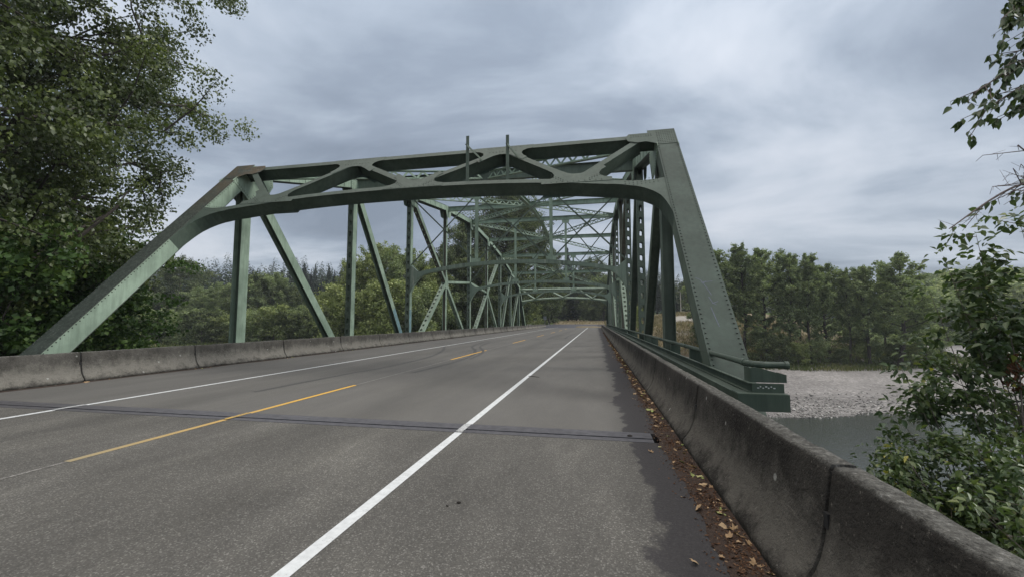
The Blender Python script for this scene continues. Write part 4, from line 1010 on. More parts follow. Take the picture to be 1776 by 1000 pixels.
for px, w_, ty_, key in ((1268, 92, 440, 'poplar_c'), (1312, 90, 450, 'poplar_a'), (1350, 92, 455, 'poplar_b'), (1385, 88, 460, 'poplar_c'), (1422, 88, 466, 'poplar_a'), (1458, 86, 476, 'poplar_c'), (1492, 86, 474, 'poplar_b'), (1530, 84, 470, 'poplar_a'), (1572, 85, 482, 'poplar_c'), (1225, 95, 466, 'round_c')):
    tree_at('bank_tree', key, px, w_, ty_, 'tree half hidden in the rank behind the front row of right-bank cottonwoods', 'tree', G2, .8)
G3 = 'willow bushes at the foot of the right-bank trees'
for i, px in enumerate((1235, 1262, 1288, 1316, 1345, 1380, 1415, 1450, 1480, 1510, 1540, 1570, 1600, 1618)):
    tree_at('willow_bush', ('bush_b', 'bush_d', 'bush_a')[i % 3], px+random.uniform(-6, 6), 72+random.uniform(-1, 3)+(6 if px < 1340 else 0), 592+random.uniform(-14, 14), 'low willow bush in the undergrowth under the right-bank cottonwoods', 'bush', G3, 1.1)
# left bank
G4 = 'bushes along the edge of the field on the left bank'
for i, px in enumerate(range(205, 610, 21)):
    tree_at('field_bush', ('bush_b', 'bush_a', 'bush_b', 'bush_d')[i % 4], px+random.uniform(-7, 7), 104+random.uniform(-4, 6), 553+random.uniform(-10, 8), 'round leafy bush in the hedge-like row across the field beyond the left barrier', 'bush', G4, 1.25)
G5 = 'broadleaf trees on the left bank'
L5 = [(225, 120, 505, 'round_c', 'broadleaf tree low behind the foot of the left end post'), (262, 128, 490, 'round_a', 'dark broadleaf tree right of the big left tree'),
 (308, 132, 452, 'round_a', 'tallest dark round-crowned tree left of the first bridge post, standing clear against the sky'), (352, 126, 500, 'round_c', 'grey-green broadleaf tree between the tall round one and the first bridge post'),
 (388, 122, 492, 'round_c', 'pale green tree just left of the first left bridge post'), (436, 118, 478, 'round_a', 'dense dark tree just right of the first left bridge post'),
 (470, 120, 476, 'round_c', 'round tree between the first post and the first diagonal'), (505, 122, 498, 'round_a', 'dark tree seen behind the first long diagonal'),
 (548, 112, 515, 'round_b', 'yellowish tree right of the first long diagonal'), (585, 104, 496, 'round_b', 'loose yellow-green tree left of the second left post'),
 (625, 96, 455, 'round_b', 'tall airy yellow-green tree right of the second left post'), (662, 92, 430, 'round_b', 'highest airy cottonwood between the second and third left posts'),
 (697, 92, 436, 'round_c', 'green cottonwood beside the third left post'), (735, 94, 458, 'round_b', 'yellow-green tree right of the third left post'),
 (600, 88, 520, 'bush_a', 'light green thicket at the base of the second left post'), (655, 84, 520, 'bush_a', 'light green thicket below the second diagonal'), (705, 84, 515, 'bush_a', 'yellow-green thicket at the base of the third left post'), (745, 86, 520, 'bush_b', 'green thicket left of the fourth left post')]
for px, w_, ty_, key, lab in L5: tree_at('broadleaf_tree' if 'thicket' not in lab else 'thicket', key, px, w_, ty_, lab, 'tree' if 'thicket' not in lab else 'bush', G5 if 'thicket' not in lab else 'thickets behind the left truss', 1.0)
G6 = 'conifers on the skyline'
for i, (px, ty_) in enumerate(((327, 462), (340, 470), (404, 460), (437, 464), (458, 468), (484, 460), (497, 468), (512, 470), (524, 456), (535, 462), (546, 458), (556, 464), (566, 460), (578, 464), (592, 460), (604, 468))):
    tree_at('conifer_tree', ('fir_a', 'fir_b', 'fir_c')[i % 3], px+random.uniform(-4, 4), 215+random.uniform(-10, 35), ty_+random.uniform(-4, 12), 'dark pointed conifer rising from the far wooded skyline beyond the left bank', 'tree', G6, random.uniform(1.2, 1.6))
# around the far end of the bridge
for px, w_, ty_, key, lab, nm, wd in (
 (872, 108, 296, 'big', 'huge dark tree towering over the far end of the bridge left of the road', 'tall_tree', 1.0),
 (905, 116, 350, 'big_y', 'big brownish-green tree right behind the huge one at the bridge end', 'tall_tree', 1.0),
 (812, 102, 375, 'big_y', 'dense dark maple left of the huge tree at the bridge end', 'maple_tree', 1.05),
 (778, 98, 425, 'round_a', 'dark tree behind the fourth left bridge post', 'maple_tree', .9),
 (838, 98, 440, 'round_a', 'dark leafy tree low beside the far left barrier', 'maple_tree', 1.0),
 (952, 136, 430, 'big_y', 'leafy tree on the left verge past the bridge end', 'verge_tree', .9),
 (914, 116, 508, 'bush_a', 'bright yellow-green bush at the end of the left barrier', 'verge_bush', .9),
 (985, 172, 428, 'fir_a', 'conifer whose tip shows above the last sway frame', 'conifer_tree', 1.3),
 (962, 168, 470, 'round_c', 'round tree overhanging the left verge beyond the bridge', 'verge_tree', 1.0),
 (1000, 172, 470, 'round_a', 'dark tree behind the road bend, left of centre', 'verge_tree', 1.0),
 (1022, 178, 452, 'round_a', 'dark tree straight beyond the road bend', 'verge_tree', .9),
 (1030, 175, 462, 'fir_c', 'ragged conifer beyond the road bend', 'conifer_tree', 1.2),
 (1046, 165, 480, 'round_c', 'tree right at the end of the right edge line', 'verge_tree', .9),
 (1070, 160, 470, 'round_a', 'dark tree hidden behind the right truss posts', 'verge_tree', .9),
 (1104, 150, 476, 'fir_a', 'conifer seen between the perforated posts of the right truss', 'conifer_tree', 1.2),
 (1104, 97, 540, 'bush_a', 'bright yellow-green bush beside the right truss diagonals', 'verge_bush', .55),
 (1140, 165, 478, 'fir_c', 'conifer left of the pale wooden pole', 'conifer_tree', 1.3),
 (1166, 170, 474, 'fir_a', 'conifer directly behind the pale wooden pole', 'conifer_tree', 1.4),
 (1192, 165, 486, 'round_a', 'dark tree right of the pale wooden pole', 'verge_tree', 1.0),
 (1215, 160, 480, 'fir_b', 'conifer just left of the right end post', 'conifer_tree', 1.5),
 (1226, 92, 552, 'bush_b', 'green bush on the dry bank left of the right end post', 'verge_bush', .8),
 (1208, 88, 562, 'bush_d', 'small dark bush low on the dry bank under the rail', 'verge_bush', .7)):
    tree_at(nm, key, px, w_, ty_, lab, 'tree' if 'bush' not in nm else 'bush', None, wd)
G9 = 'dense bushes closing the view beyond the road bend'
for i, px in enumerate(range(935, 1100, 9)):
    tree_at('roadside_bush', ('bush_d', 'bush_b')[i % 2], px+random.uniform(-3, 3), 166+random.uniform(-3, 8), 528+random.uniform(-12, 8), 'dark leafy bush in the thicket straight beyond the road bend', 'bush', G9, 1.0)
G10 = 'undergrowth around the far left barrier end'
for i, px in enumerate(range(752, 900, 12)):
    tree_at('roadside_bush', ('bush_d', 'bush_b', 'bush_d')[i % 3], px+random.uniform(-3, 3), 94+(px-752)*.07+random.uniform(0, 4), 527+random.uniform(-12, 10), 'dark leafy bush in the undergrowth behind the far part of the left truss', 'bush', G10, 1.2)
# far right, beyond the river
G7 = 'willow bushes across the river on the far right'
for i, (px, w_, ty_) in enumerate(((1625, 150, 520), (1652, 158, 512), (1680, 165, 505), (1706, 150, 522), (1730, 160, 508), (1755, 152, 518), (1776, 160, 510), (1800, 155, 515), (1640, 175, 500), (1700, 185, 492), (1760, 180, 494))):
    tree_at('riverside_willow', ('bush_b', 'bush_a')[i % 2], px, w_, ty_, 'hazy grey-green willow across the river at the far right', 'bush', G7, 1.5)
for i, (px, w_, ty_) in enumerate(((1610, 200, 480), (1645, 210, 474), (1690, 215, 470), (1735, 205, 474), (1775, 210, 470))):
    tree_at('far_tree', ('round_c', 'round_a')[i % 2], px, w_, ty_, 'tree on the far right horizon behind the riverside willows', 'tree', 'trees on the far right horizon', 1.3)

# wooded hills: one mass nobody could count
def forest():
    r = np.random.default_rng(5); V = []; T = []; P = []
    n = 2600
    az = r.uniform(R(-78), R(62), n); dd = r.uniform(215, 520, n)**1.0; x = np.sin(az)*dd; y = np.cos(az)*dd
    keep = (chan_dist(x, y) > 40) & ~((np.abs(az-R(3)) < R(3)) & (dd < 230)); x, y, dd, az = x[keep], y[keep], dd[keep], az[keep]
    z = ground_z(x, y); co = (vnoise(x, y, 60, 8) > -.25) | (dd > 330)
    Ps, Ds, Ns, Ss, Ts = [], [], [], [], []
    for i in range(len(x)):
        H = r.uniform(15, 25) if co[i] else r.uniform(11, 17); k = 170; s = (dd[i]/300)**.7
        t = r.uniform(0, 1, k)**1.1
        rad = (.23*H*(1-t)**.9+.05)*r.uniform(.1, 1, k)**.7 if co[i] else .36*H*np.sqrt(np.clip(t*(1-t)*4, .02, 1))*r.uniform(.6, 1, k)
        a = r.uniform(0, 6.28, k)
        Ps.append(np.stack([x[i]+np.cos(a)*rad, y[i]+np.sin(a)*rad, z[i]+H*(.06+.94*t)], 1))
        Ds.append(np.stack([np.cos(a), np.sin(a), np.full(k, -.35)], 1)+r.normal(0, .3, (k, 3))); Ns.append(np.stack([np.cos(a)*.6, np.sin(a)*.6, np.ones(k)], 1)+r.normal(0, .4, (k, 3)))
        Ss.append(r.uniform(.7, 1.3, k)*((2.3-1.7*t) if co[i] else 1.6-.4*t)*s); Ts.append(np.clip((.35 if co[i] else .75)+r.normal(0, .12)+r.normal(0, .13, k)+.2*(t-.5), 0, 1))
    return leaf_mesh('wooded_hills', np.concatenate(Ps), np.concatenate(Ds), np.concatenate(Ns), np.concatenate(Ss), .7, M['hillwood'], np.concatenate(Ts), .15)
M['hillwood'] = foliage('hill_forest', [(0, (0.026, 0.041, 0.031)), (.4, (0.050, 0.071, 0.050)), (.75, (0.085, 0.106, 0.058)), (1, (0.130, 0.144, 0.078))], .05, .85, .1)
tag(link('wooded_hills', forest()), 'dark wooded hills closing the horizon on both sides of the bridge', 'forest', kind='stuff')

# grasses
def grass_patch(name, n, xr, yr, hgt, mt, lab, seed, cond=None, wd=.12):
    r = np.random.default_rng(seed); x = r.uniform(*xr, n); y = r.uniform(*yr, n)
    if cond is not None: k = cond(x, y); x, y = x[k], y[k]
    z = ground_z(x, y)-.03; n = len(x); P = np.stack([x, y, z], 1)
    D = np.stack([r.normal(0, .35, n), r.normal(0, .35, n), np.ones(n)], 1); Nn = r.normal(0, 1, (n, 3)); Nn[:, 2] *= .2
    t = np.clip(.45+.35*vnoise(x, y, 3, 9)+r.normal(0, .15, n), 0, 1)
    return tag(link(name, leaf_mesh(name, P, D, Nn, hgt*r.uniform(.5, 1.3, n), wd, mt, t, .1)), lab, 'grass', kind='stuff')
grass_patch('bank_grass', 20000, (18, 68), (74, 96), .6, M['grassb'], 'green grass and weeds fringing the gravel under the right-bank trees', 1, lambda x, y: ground_z(x, y) > -6.3, .22)
grass_patch('field_grass', 26000, (-150, -30), (58, 110), .9, M['grassb'], 'bright green grass field beyond the left barrier', 2, lambda x, y: ground_z(x, y) > -5.2, .25)
grass_patch('dry_grass', 30000, (2.8, 45), (82, 150), .8, M['dryb'], 'dry tan grass on the far bank right of the bridge end', 3, lambda x, y: (ground_z(x, y) > -5) & ~((np.abs(x-29) < 8) & (np.abs(y-128) < 9)), .16)
grass_patch('verge_grass', 16000, (-60, 22), (112, 160), .45, M['dryb'], 'dry brown grass verge beyond the road bend', 4, lambda x, y: (y > 142.5) | ((x < -17) & (y < 119)), .2)

# ------------------------------------------------------------------ near trees
def custom_crown(name, C, CR, n, size, mt, seed, keep=None, **kw):
    if keep is not None: k = keep(C); C, CR = C[k], CR[k]
    return crown(name, seed, C, CR, n, size, M[mt], **kw)
# big cottonwood behind the left end post
wood, C, CR = grow(77, 29, 10.8, base=.20, nl=84, sub=10, rise=.30, curve=.12, droop=.10, trunk_r=.55, prof=lambda t: (.62+.38*math.sin(math.pi*min(1, t*1.1+.05))) * (1 if t < .7 else 1-.6*(t-.7)/.3))
T0 = (-25.4, 9.4, -4.0)
def okc(C): return (C[:, 0]+T0[0] < -16.2) & (C[:, 2]+T0[2] < 22.5) & (.7*C[:, 0]+.7*C[:, 1] < 11.3-np.maximum(0, 12.5-C[:, 2]-T0[2])*.47) & (C[:, 0] > -7.5) 
e = empty('cottonwood_tree', T0, 'huge leafy cottonwood overhanging the left side in front of the bridge', 'tree')
_V = np.array(wood.v); _ok = (_V[:, 0]+T0[0] < -16.6) & (.7*_V[:, 0]+.7*_V[:, 1] < 11.0-np.maximum(0, 12.5-_V[:, 2]-T0[2])*.47) & (_V[:, 2] > -1) | (np.hypot(_V[:, 0], _V[:, 1]) < 2)
_k = [all(_ok[i] for i in f) for f in wood.f]; wood.f = [f for f, q_ in zip(wood.f, _k) if q_]; wood.m = [0]*len(wood.f)
wood.build('trunk', M['bark'], e)
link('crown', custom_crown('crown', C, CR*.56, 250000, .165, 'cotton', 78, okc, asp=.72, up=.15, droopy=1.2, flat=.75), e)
def near_tree(T, seed, H, cr, n, size, mt, name, label, cat='tree', lim=None, base=.05, nl=34, rise=.4, asp=.8, up=.6, droopy=.4, sub=7, kr=.75, tr=None):
    w2, C2, CR2 = grow(seed, H, cr, base=base, nl=nl, sub=sub, rise=rise, curve=.1, trunk_r=tr)
    e2 = empty(name, T, label, cat); w2.build('trunk', M['bark'], e2)
    keep = (lambda C: (C[:, 0]+T[0] < lim)) if lim is not None else None
    link('crown', custom_crown('crown', C2, CR2*kr, n, size, mt, seed+1, keep, asp=asp, up=up, droopy=droopy), e2)
near_tree((-20.6, 9.6, -4.2), 81, 9.4, 4.2, 34000, .19, 'maple', 'maple_tree', 'dark green maple directly behind the foot of the left end post', lim=-16.0)
near_tree((-21.8, 13.4, -4.2), 82, 7.6, 3.9, 20000, .17, 'maple', 'maple_tree', 'bright-edged maple to the right of the left end post foot', lim=-16.2)
near_tree((-22.5, 6.6, -4.0), 83, 12.5, 4.6, 26000, .17, 'maple', 'maple_tree', 'dark maple at the left edge under the big cottonwood', lim=-16.2)
near_tree((-30, 16.5, -5), 84, 15, 6.2, 30000, .24, 'maple', 'maple_tree', 'deep-shaded maple standing behind the big cottonwood', lim=-20)

# shrubs and the overhanging tree at the right
def shrub(name, label, T, stems, n, size, mt, seed, kr=.16, asp=.62, lo=.3, wd=.012):
    r = np.random.default_rng(seed); mb = MB(); C = []; CR = []; T = Vector(T)
    for tip, k in stems:
        tip = Vector(tip)-T; base = Vector(r.normal(0, .12, 3)); base.z = 0
        mid = base.lerp(tip, .5)+Vector((r.normal(0, .12), r.normal(0, .12), tip.z*.12)); pts = []
        for i in range(9):
            t = i/8; pts.append(base*(1-t)**2+mid*2*t*(1-t)+tip*t*t)
        mb.tube(pts, [wd*(1.15-i/8) for i in range(9)], 5, cap=False)
        for j in range(k):
            t = r.uniform(lo, 1); i = min(int(t*8), 7); a = pts[i].lerp(pts[i+1], t*8-i)
            d = Vector(r.normal(0, 1, 3)); d.z = abs(d.z)*.5; b = a+d.normalized()*r.uniform(.15, .42)
            mb.tube([a, b], [wd*.35, wd*.12], 4, cap=False)
            for q_ in (.4, .7, 1): C.append(a.lerp(b, q_)); CR.append(kr*(.5+q_*.5))
        C.append(pts[-1]); CR.append(kr)
    e2 = empty(name, T, label, 'shrub'); mb.build('stems', M['twig'], e2)
    C = np.array([tuple(c) for c in C]); CR = np.array(CR)
    rr = np.random.default_rng(seed+5); k = rr.choice(len(C), n); off = unit(rr.normal(0, 1, (n, 3)))*(rr.uniform(0, 1, (n, 1))**.6)*CR[k][:, None]
    P = C[k]+off; D = unit(off*[1, 1, .4]+rr.normal(0, .35, (n, 3))*.3*CR.mean()*3+np.array([0, 0, -.04])); Nn = unit(rr.normal(0, .45, (n, 3))+np.array([0, 0, 1]))
    tone = np.clip(rr.uniform(.15, .65, len(C))[k]+rr.normal(0, .14, n)+(rr.uniform(0, 1, n) > .985)*.6, 0, 1)
    link('leaves', leaf_mesh('leaves', P, D, Nn, size*rr.uniform(.6, 1.25, n), asp, M[mt], tone, .2, True), e2)
    return e2
r_ = np.random.default_rng(3)
def tips(n, xr, yr, zr, k): return [((float(r_.uniform(*xr)), float(r_.uniform(*yr)), float(r_.uniform(*zr))), k) for _ in range(n)]
shrub('alder_shrub', 'tall leafy shrub with upright stems at the right edge beside the gravel bar', (5.3, 6.0, -3.0),
      [((3.75, 5.35, 2.35), 9), ((4.1, 5.4, 2.6), 12), ((4.5, 5.4, 2.75), 14), ((3.62, 5.4, 2.0), 8), ((4.9, 5.5, 2.9), 14), ((4.35, 5.9, 2.2), 12), ((4.75, 5.2, 2.2), 14), ((4.2, 5.6, 1.9), 10), ((5.2, 5.6, 2.4), 14), ((4.6, 5.8, 1.7), 12), ((5.5, 5.2, 2.9), 12), ((4.9, 6.2, 1.4), 12)], 4600, .092, 'shrub', 301, .16, lo=.68)
shrub('willow_shrub', 'sparse shrub with thin arching twigs reaching left over the gravel bar view', (4.6, 5.6, -3.0),
      [((3.25, 5.3, 1.12), 6), ((3.4, 5.25, .95), 8), ((3.7, 5.3, 1.3), 8), ((3.1, 5.2, .72), 6), ((3.55, 5.4, .75), 8), ((4.0, 5.3, .9), 9), ((4.3, 5.4, 1.05), 9), ((4.6, 5.3, .8), 9)], 4200, .078, 'shrub', 302, .15)
shrub('snowberry_shrub', 'dense low shrub pressing against the back of the near right barrier', (3.9, 4.6, -2.2),
      tips(50, (2.65, 4.9), (4.4, 5.6), (-.6, .62), 14)+tips(30, (3.0, 5.6), (3.2, 4.6), (-.8, .45), 12), 42000, .066, 'shrub', 303, .17, wd=.009)
shrub('bramble_shrub', 'dark tangled bush low at the right edge beyond the barrier top', (4.9, 3.6, -2.4),
      tips(36, (2.6, 5.6), (2.2, 4.0), (-.9, .36), 12), 20000, .068, 'shrub', 304, .18, wd=.009)
mb = MB(); rr = np.random.default_rng(9); n = 70; c0 = np.array([4.28, 5.3, 1.12]); P = c0+rr.normal(0, 1, (n, 3))*np.array([.05, .06, .10])
e = empty('dead_branch', tuple(c0-np.array([0, 0, .35])), 'hanging rust-red dead leaves among the green shrub at the right', 'branch')
mb.tube([(0, 0, -.3), (.03, .02, .3), (.0, .05, .75)], [.008, .006, .003], 5); mb.build('twig', M['twig'], e)
link('leaves', leaf_mesh('leaves', P-(c0-np.array([0, 0, .35])), rr.normal(0, .6, (n, 3))+np.array([0, 0, -1]), rr.normal(0, 1, (n, 3)), .065*rr.uniform(.6, 1.3, n), .45, M['redleaf'], rr.uniform(0, 1, n), .4, True), e)

# tree outside the frame on the right, its branch ends hang into view
T = Vector((7.4, 5.2, -3)); e = empty('overhanging_tree', T, 'cottonwood branches with dark hanging leaves reaching in from the upper right', 'tree')
mb = MB(); mb.tube([(0, 0, 0), (.1, .05, 3), (-.1, -.1, 6), (-.3, -.3, 9)], [.2, .16, .11, .05], 8)
LP, LD, LN = [], [], []
def spray(base, tip, sag, nleaf, twigs, seed, size_=.1, bare=False):
    r = np.random.default_rng(seed); base = Vector(base)-T; tip = Vector(tip)-T; st = Vector((0, 0, max(1.5, min(8.5, base.z))))
    st = Vector((-.05, -.05, min(8.5, base.z+.6))); pts = []
    ctrl = [st, st.lerp(base, .6)+Vector((0, 0, .12)), base, base.lerp(tip, .5)+Vector((0, 0, sag)), tip]
    pts = [Vector(p) for p in smoothline([tuple(c) for c in ctrl], 6)]; k = len(pts)
    mb.tube(pts, [.022*(1-i/k)+.003 for i in range(k)], 6, cap=False)
    h = pts[12:]
    for j in range(twigs):
        f = r.uniform(0, .98)*(len(h)-1); i = min(int(f), len(h)-2); a = h[i].lerp(h[i+1], f-i); d = (h[i+1]-h[i]).normalized()*.8+Vector(r.normal(0, .45, 3)); d.z -= .15
        b = a+d.normalized()*r.uniform(.08, .24); c = b+Vector((r.normal(0, .04), r.normal(0, .04), -.05)); mb.tube([a, b, c], [.004, .0025, .0015], 4, cap=False)
        if bare:
            for q_ in range(3):
                s2 = a.lerp(b, r.uniform(.3, 1)); mb.tube([s2, s2+Vector(r.normal(0, .05, 3))], [.002, .001], 3, cap=False)
            continue
        for q_ in range(nleaf):
            p = a.lerp(b, r.uniform(.2, 1)) if r.uniform() < .6 else b.lerp(c, r.uniform(0, 1)); LP.append(tuple(p)); dd_ = Vector((r.normal(0, .45), r.normal(0, .45), -.9)) + d*.5; LD.append(tuple(dd_)); LN.append(tuple(r.normal(0, 1, 3)))
spray((3.95, 4.15, 4.55), (3.36, 4.02, 4.16), .04, 6, 26, 1); spray((4.0, 4.2, 4.9), (3.5, 4.06, 4.38), .03, 6, 26, 2); spray((4.1, 4.2, 4.4), (3.62, 4.1, 4.1), .02, 6, 18, 21)
spray((4.0, 4.2, 3.98), (3.16, 4.06, 3.56), .06, 5, 26, 3); spray((4.0, 4.2, 3.78), (3.24, 4.08, 3.42), .05, 5, 20, 4); spray((4.1, 4.25, 3.62), (3.5, 4.12, 3.42), .03, 6, 22, 5)
spray((4.0, 4.2, 4.05), (3.5, 4.1, 3.9), .03, 6, 16, 22)
spray((3.95, 4.2, 2.86), (2.93, 4.1, 2.42), .12, 0, 16, 6, bare=True); spray((3.95, 4.2, 2.8), (3.42, 4.15, 2.72), .05, 4, 9, 7); spray((3.9, 4.2, 2.75), (3.5, 4.15, 3.12), -.03, 0, 7, 8, bare=True)
mb.build('branches', M['twig'], e); rr = np.random.default_rng(12); n = len(LP)
link('leaves', leaf_mesh('leaves', np.array(LP), np.array(LD), np.array(LN), 0.074*rr.uniform(.6, 1.25, n), .62, M['shrub'], np.clip(rr.normal(.35, .2, n), 0, .85), .2, True), e)

# ------------------------------------------------------------------ litter and small things
def litter():
    r = np.random.default_rng(4); n = 30000; y = 1.2+60*r.uniform(0, 1, n)**1.9
    edge = .84+.10*vnoise(y*0+3, y, .9, 2)+.07*vnoise(y*0+9, y, .27, 4)+.14*sm(9, 30, y)
    x = 1.115-(1.115-edge)*np.abs(r.normal(0, .42, n)); x = np.clip(x, .5, 1.112)
    P = np.stack([x, y, .006+r.uniform(0, .012, n)*(1-np.clip((1.11-x)/.3, 0, 1))], 1)
    D = r.normal(0, 1, (n, 3)); D[:, 2] *= .12; Nn = r.normal(0, .35, (n, 3))+np.array([0, 0, 1])
    return leaf_mesh('leaf_litter', P, D, Nn, r.uniform(.010, .042, n)*(1+sm(8, 30, y)*.8), .45, M['litter'], np.clip(r.beta(2.1, 2.9, n)*1.1, 0, 1), .3)
tag(link('leaf_litter', litter()), 'band of brown crumbled leaf litter along the foot of the right barrier', 'leaf litter', kind='stuff')
mb = MB(); rr = np.random.default_rng(2); vsl = []; k = 260
for i in range(k+1):
    y = .8+64*(i/k)**1.6; xe = .88+.08*float(vnoise(np.array([3.]), np.array([y]), .9, 2)[0])+.04*float(vnoise(np.array([5.]), np.array([y]), .2, 3)[0])+.12*float(sm(9, 30, y)); vsl += [(xe, y, .0035), ((xe+1.14)/2, y, .011+.004*math.sin(y*7)), (1.14, y, .02)]
mb.add(vsl, [(3*i+a, 3*i+1+a, 3*i+4+a, 3*i+3+a)[::-1] for i in range(k) for a in (0, 1)])
M['duff'] = simple('dark_leaf_mould', (.040, .024, .016), .95, .5, 30, 0, .8)
tag(mb.build('leaf_mould', M['duff']), 'dark leaf mould bedded against the foot of the right barrier', 'leaf mould', kind='stuff')
mb = MB(); vsl = []; k = 120
for i in range(k+1):
    y = 5+80*i/k; xe = -13.62+.06*math.sin(y*1.7)+.05*float(vnoise(np.array([3.]), np.array([y]), .5, 2)[0]); vsl += [(-13.78, y, .014), (xe, y, .0035)]
mb.add(vsl, [(2*i, 2*i+1, 2*i+3, 2*i+2) for i in range(k)])
tag(mb.build('leaf_mould', M['duff']), 'thin dark line of dirt along the foot of the left barrier', 'dirt', kind='stuff')
def leaf_piece(seed):
    r = random.Random(seed); V = [(0, 0, .004)]; n = 15; lob = [1, .55, .82, .5, .7, .42, .35, .3, .35, .42, .7, .5, .82, .55][:14]
    n = len(lob)
    for i in range(n):
        a = math.pi/2+2*math.pi*i/n; rr_ = lob[i]*r.uniform(.85, 1.1); V.append((math.cos(a)*rr_, math.sin(a)*rr_, r.uniform(-.02, .32)*rr_))
    me = bpy.data.meshes.new('fallen_leaf'); me.from_pydata([(x*.5, y*.5, z*.5) for x, y, z in V], [], [(0, i+1, (i+1) % n+1) for i in range(n)])
    me.materials.append(M['deadleaf']); at_ = me.attributes.new('tone', 'FLOAT', 'FACE'); t = r.uniform(.2, .75) if seed % 7 else .97
    at_.data.foreach_set('value', [t]*n); return me
LM = [leaf_piece(i) for i in range(9)]; lr = random.Random(8)
for i in range(250):
    y = 2.3+38*lr.random()**1.6; x = 1.10-abs(lr.gauss(0, .09))-(.02 if y > 8 else 0)
    if i % 19 == 0: x -= lr.uniform(.05, .35)
    s = lr.uniform(.06, .14)*(1.25 if y > 8 else 1)
    o = link('fallen_leaf', LM[i % 9], None, (x, y, .012+lr.random()*.012)); o.scale = (s, s*lr.uniform(.6, 1), s); o.rotation_euler = (lr.gauss(0, .3), lr.gauss(0, .3), lr.uniform(0, 6.28))
    tag(o, 'curled tan fallen leaf lying along the foot of the right barrier', 'leaf', 'fallen leaves along the right barrier')
for i in range(26):
    y = lr.choice(lj[3:9])+lr.gauss(0, .6); s = lr.uniform(.06, .12)
    o = link('fallen_leaf', LM[i % 9], None, (-13.66+abs(lr.gauss(0, .07)), y, .012)); o.scale = (s, s, s); o.rotation_euler = (lr.gauss(0, .3), lr.gauss(0, .3), lr.uniform(0, 6.28))
    tag(o, 'small pale fallen leaf lying by a joint of the left barrier', 'leaf', 'fallen leaves along the left barrier')
# a few crumbs of dirt on the road and a twig across the edge line
M['crumb'] = simple('dark_crumb', (.018, .015, .012), .95)
mb = MB(); mb.tube([(-.17, .10, .012), (-.05, .03, .018), (.06, -.02, .014), (.18, -.08, .012)], [.006, .009, .008, .004], 6); o = mb.build('twig', M['crumb'], None, loc=(-1.84, 12.36, 0)); tag(o, 'dark twig lying across the right white edge line', 'twig')
for x, y, s, lab in ((-1.25, 3.74, .016, 'small black clod on the near road right of the white line'), (-1.33, 3.66, .010, 'tiny dark crumb just beside the small black clod'), (.45, 6.3, .03, 'dark scrap of debris on the right end of the expansion joint')):
    mb = MB(); r = random.Random(int(s*1e4)); V = []
    for i in range(6):
        for j_ in range(8):
            ph, th_ = math.pi*(i+.5)/6, 2*math.pi*j_/8; rr_ = s*r.uniform(.7, 1.2); V.append((math.sin(ph)*math.cos(th_)*rr_*1.3, math.sin(ph)*math.sin(th_)*rr_, math.cos(ph)*rr_*.6+s*.5))
    mb.add(V, [(i*8+j_, i*8+(j_+1) % 8, (i+1)*8+(j_+1) % 8, (i+1)*8+j_) for i in range(5) for j_ in range(8)]+[tuple(range(8))[::-1], tuple(range(40, 48))])
    tag(mb.build('dirt_clod', M['crumb'], None, True, (x, y, 0)), lab, 'debris')
# signs, marker posts, pole
e = empty('road_sign', (-14.35, 119, -.2), 'grey back of a square road sign on a post past the left barrier end', 'sign')
mb = MB(); mb.wbox((-.46, .46), (-.01, .01), (2.25, 3.25)); mb.wbox((-.40, .40), (-.03, -.012), (2.45, 2.50)); mb.wbox((-.40, .40), (-.03, -.012), (3.0, 3.05)); mb.build('panel', M['signback'], e)
mb = MB(); mb.wbox((-.05, .05), (.011, .10), (0, 3.2)); mb.build('post', M['post'], e)
for x, y, lab in ((-14.2, 128, 'slim white marker post on the left verge past the barrier end'), (-6.5, 195, 'slim white marker post on the far verge straight ahead')):
    mb = MB(); mb.wbox((-.06, .06), (-.02, .02), (-.5, 1.15)); mb.wbox((-.065, .065), (-.028, -.02), (.95, 1.1)); tag(mb.build('marker_post', M['white'], None, loc=(x, y, -.1)), lab, 'post')
x, y = at(1180.5, 146); g = gz(x, y); mb = MB(); mb.tube([(0, 0, -.5), (0, 0, 4), (.02, 0, 8.2)], [.16, .14, .11], 8); mb.wbox((-.9, .9), (-.06, .06), (7.5, 7.65)); tag(mb.build('utility_pole', M['pole'], None, loc=(x, y, g)), 'pale wooden utility pole standing before dark conifers right of the bridge', 'pole')

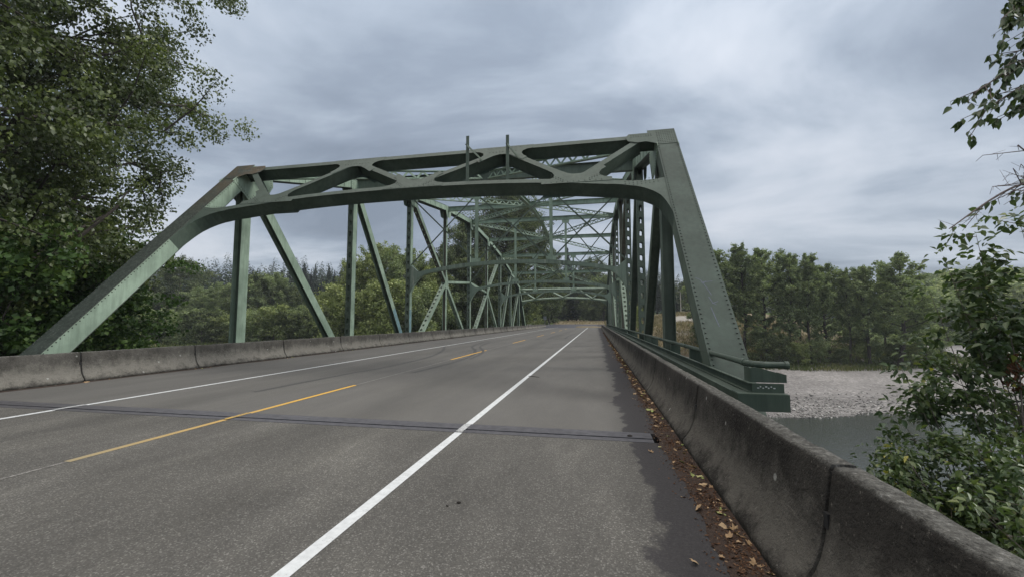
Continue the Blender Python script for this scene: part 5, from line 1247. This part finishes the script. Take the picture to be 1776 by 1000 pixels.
def stones():
    r = np.random.default_rng(21); n = 9000; x = r.uniform(6, 62, n); base_y = 43.5+(x-20)*.12; y = base_y+np.abs(r.normal(0, 5, n))-1.2
    z = ground_z(x, y); k = (z > -7.32) & (z < -6.2); x, y, z = x[k], y[k], z[k]; n = len(x); s = r.lognormal(-2.65, .45, n)*1.0
    O = np.array([[1, 0, 0], [0, 1, 0], [-1, 0, 0], [0, -1, 0], [0, 0, .6], [0, 0, -.5]]); Fo = np.array([[0, 1, 4], [1, 2, 4], [2, 3, 4], [3, 0, 4], [1, 0, 5], [2, 1, 5], [3, 2, 5], [0, 3, 5]])
    V = O[None]*s[:, None, None]*r.uniform(.6, 1.3, (n, 6, 1)); a = r.uniform(0, 6.28, n); c, q_ = np.cos(a)[:, None], np.sin(a)[:, None]
    X = V[:, :, 0]*c-V[:, :, 1]*q_; Yv = V[:, :, 0]*q_+V[:, :, 1]*c; V = np.stack([X+x[:, None], Yv+y[:, None], V[:, :, 2]+z[:, None]+.03], -1).reshape(-1, 3)
    Fc = (Fo[None]+np.arange(n)[:, None, None]*6).reshape(-1, 3)
    return np_mesh('river_stones', V, Fc, M['stone'], tone=np.repeat(r.uniform(0, 1, n), 8))
M['stone'] = foliage('stone', [(0, (.10, .097, .092)), (.6, (.26, .25, .235)), (1, (.50, .49, .46))], 0, .85, .2)
tag(link('river_stones', stones()), 'pale rounded river stones along the edge of the water', 'stones', kind='stuff')

# ------------------------------------------------------------------ moist river air
hm = bpy.data.materials.new('haze'); hm.use_nodes = True; ht = hm.node_tree; ht.nodes.clear()
pv = N(ht, 'ShaderNodeVolumePrincipled'); pv.inputs['Color'].default_value = (.84, .90, .96, 1); pv.inputs['Density'].default_value = .0003; pv.inputs['Anisotropy'].default_value = .2
ho = N(ht, 'ShaderNodeOutputMaterial'); L(ht, pv.outputs[0], ho.inputs['Volume'])
mb = MB(); mb.wbox((-1600, 1600), (-200, 1700), (-13, 75)); tag(mb.build('haze', hm), kind='stuff')
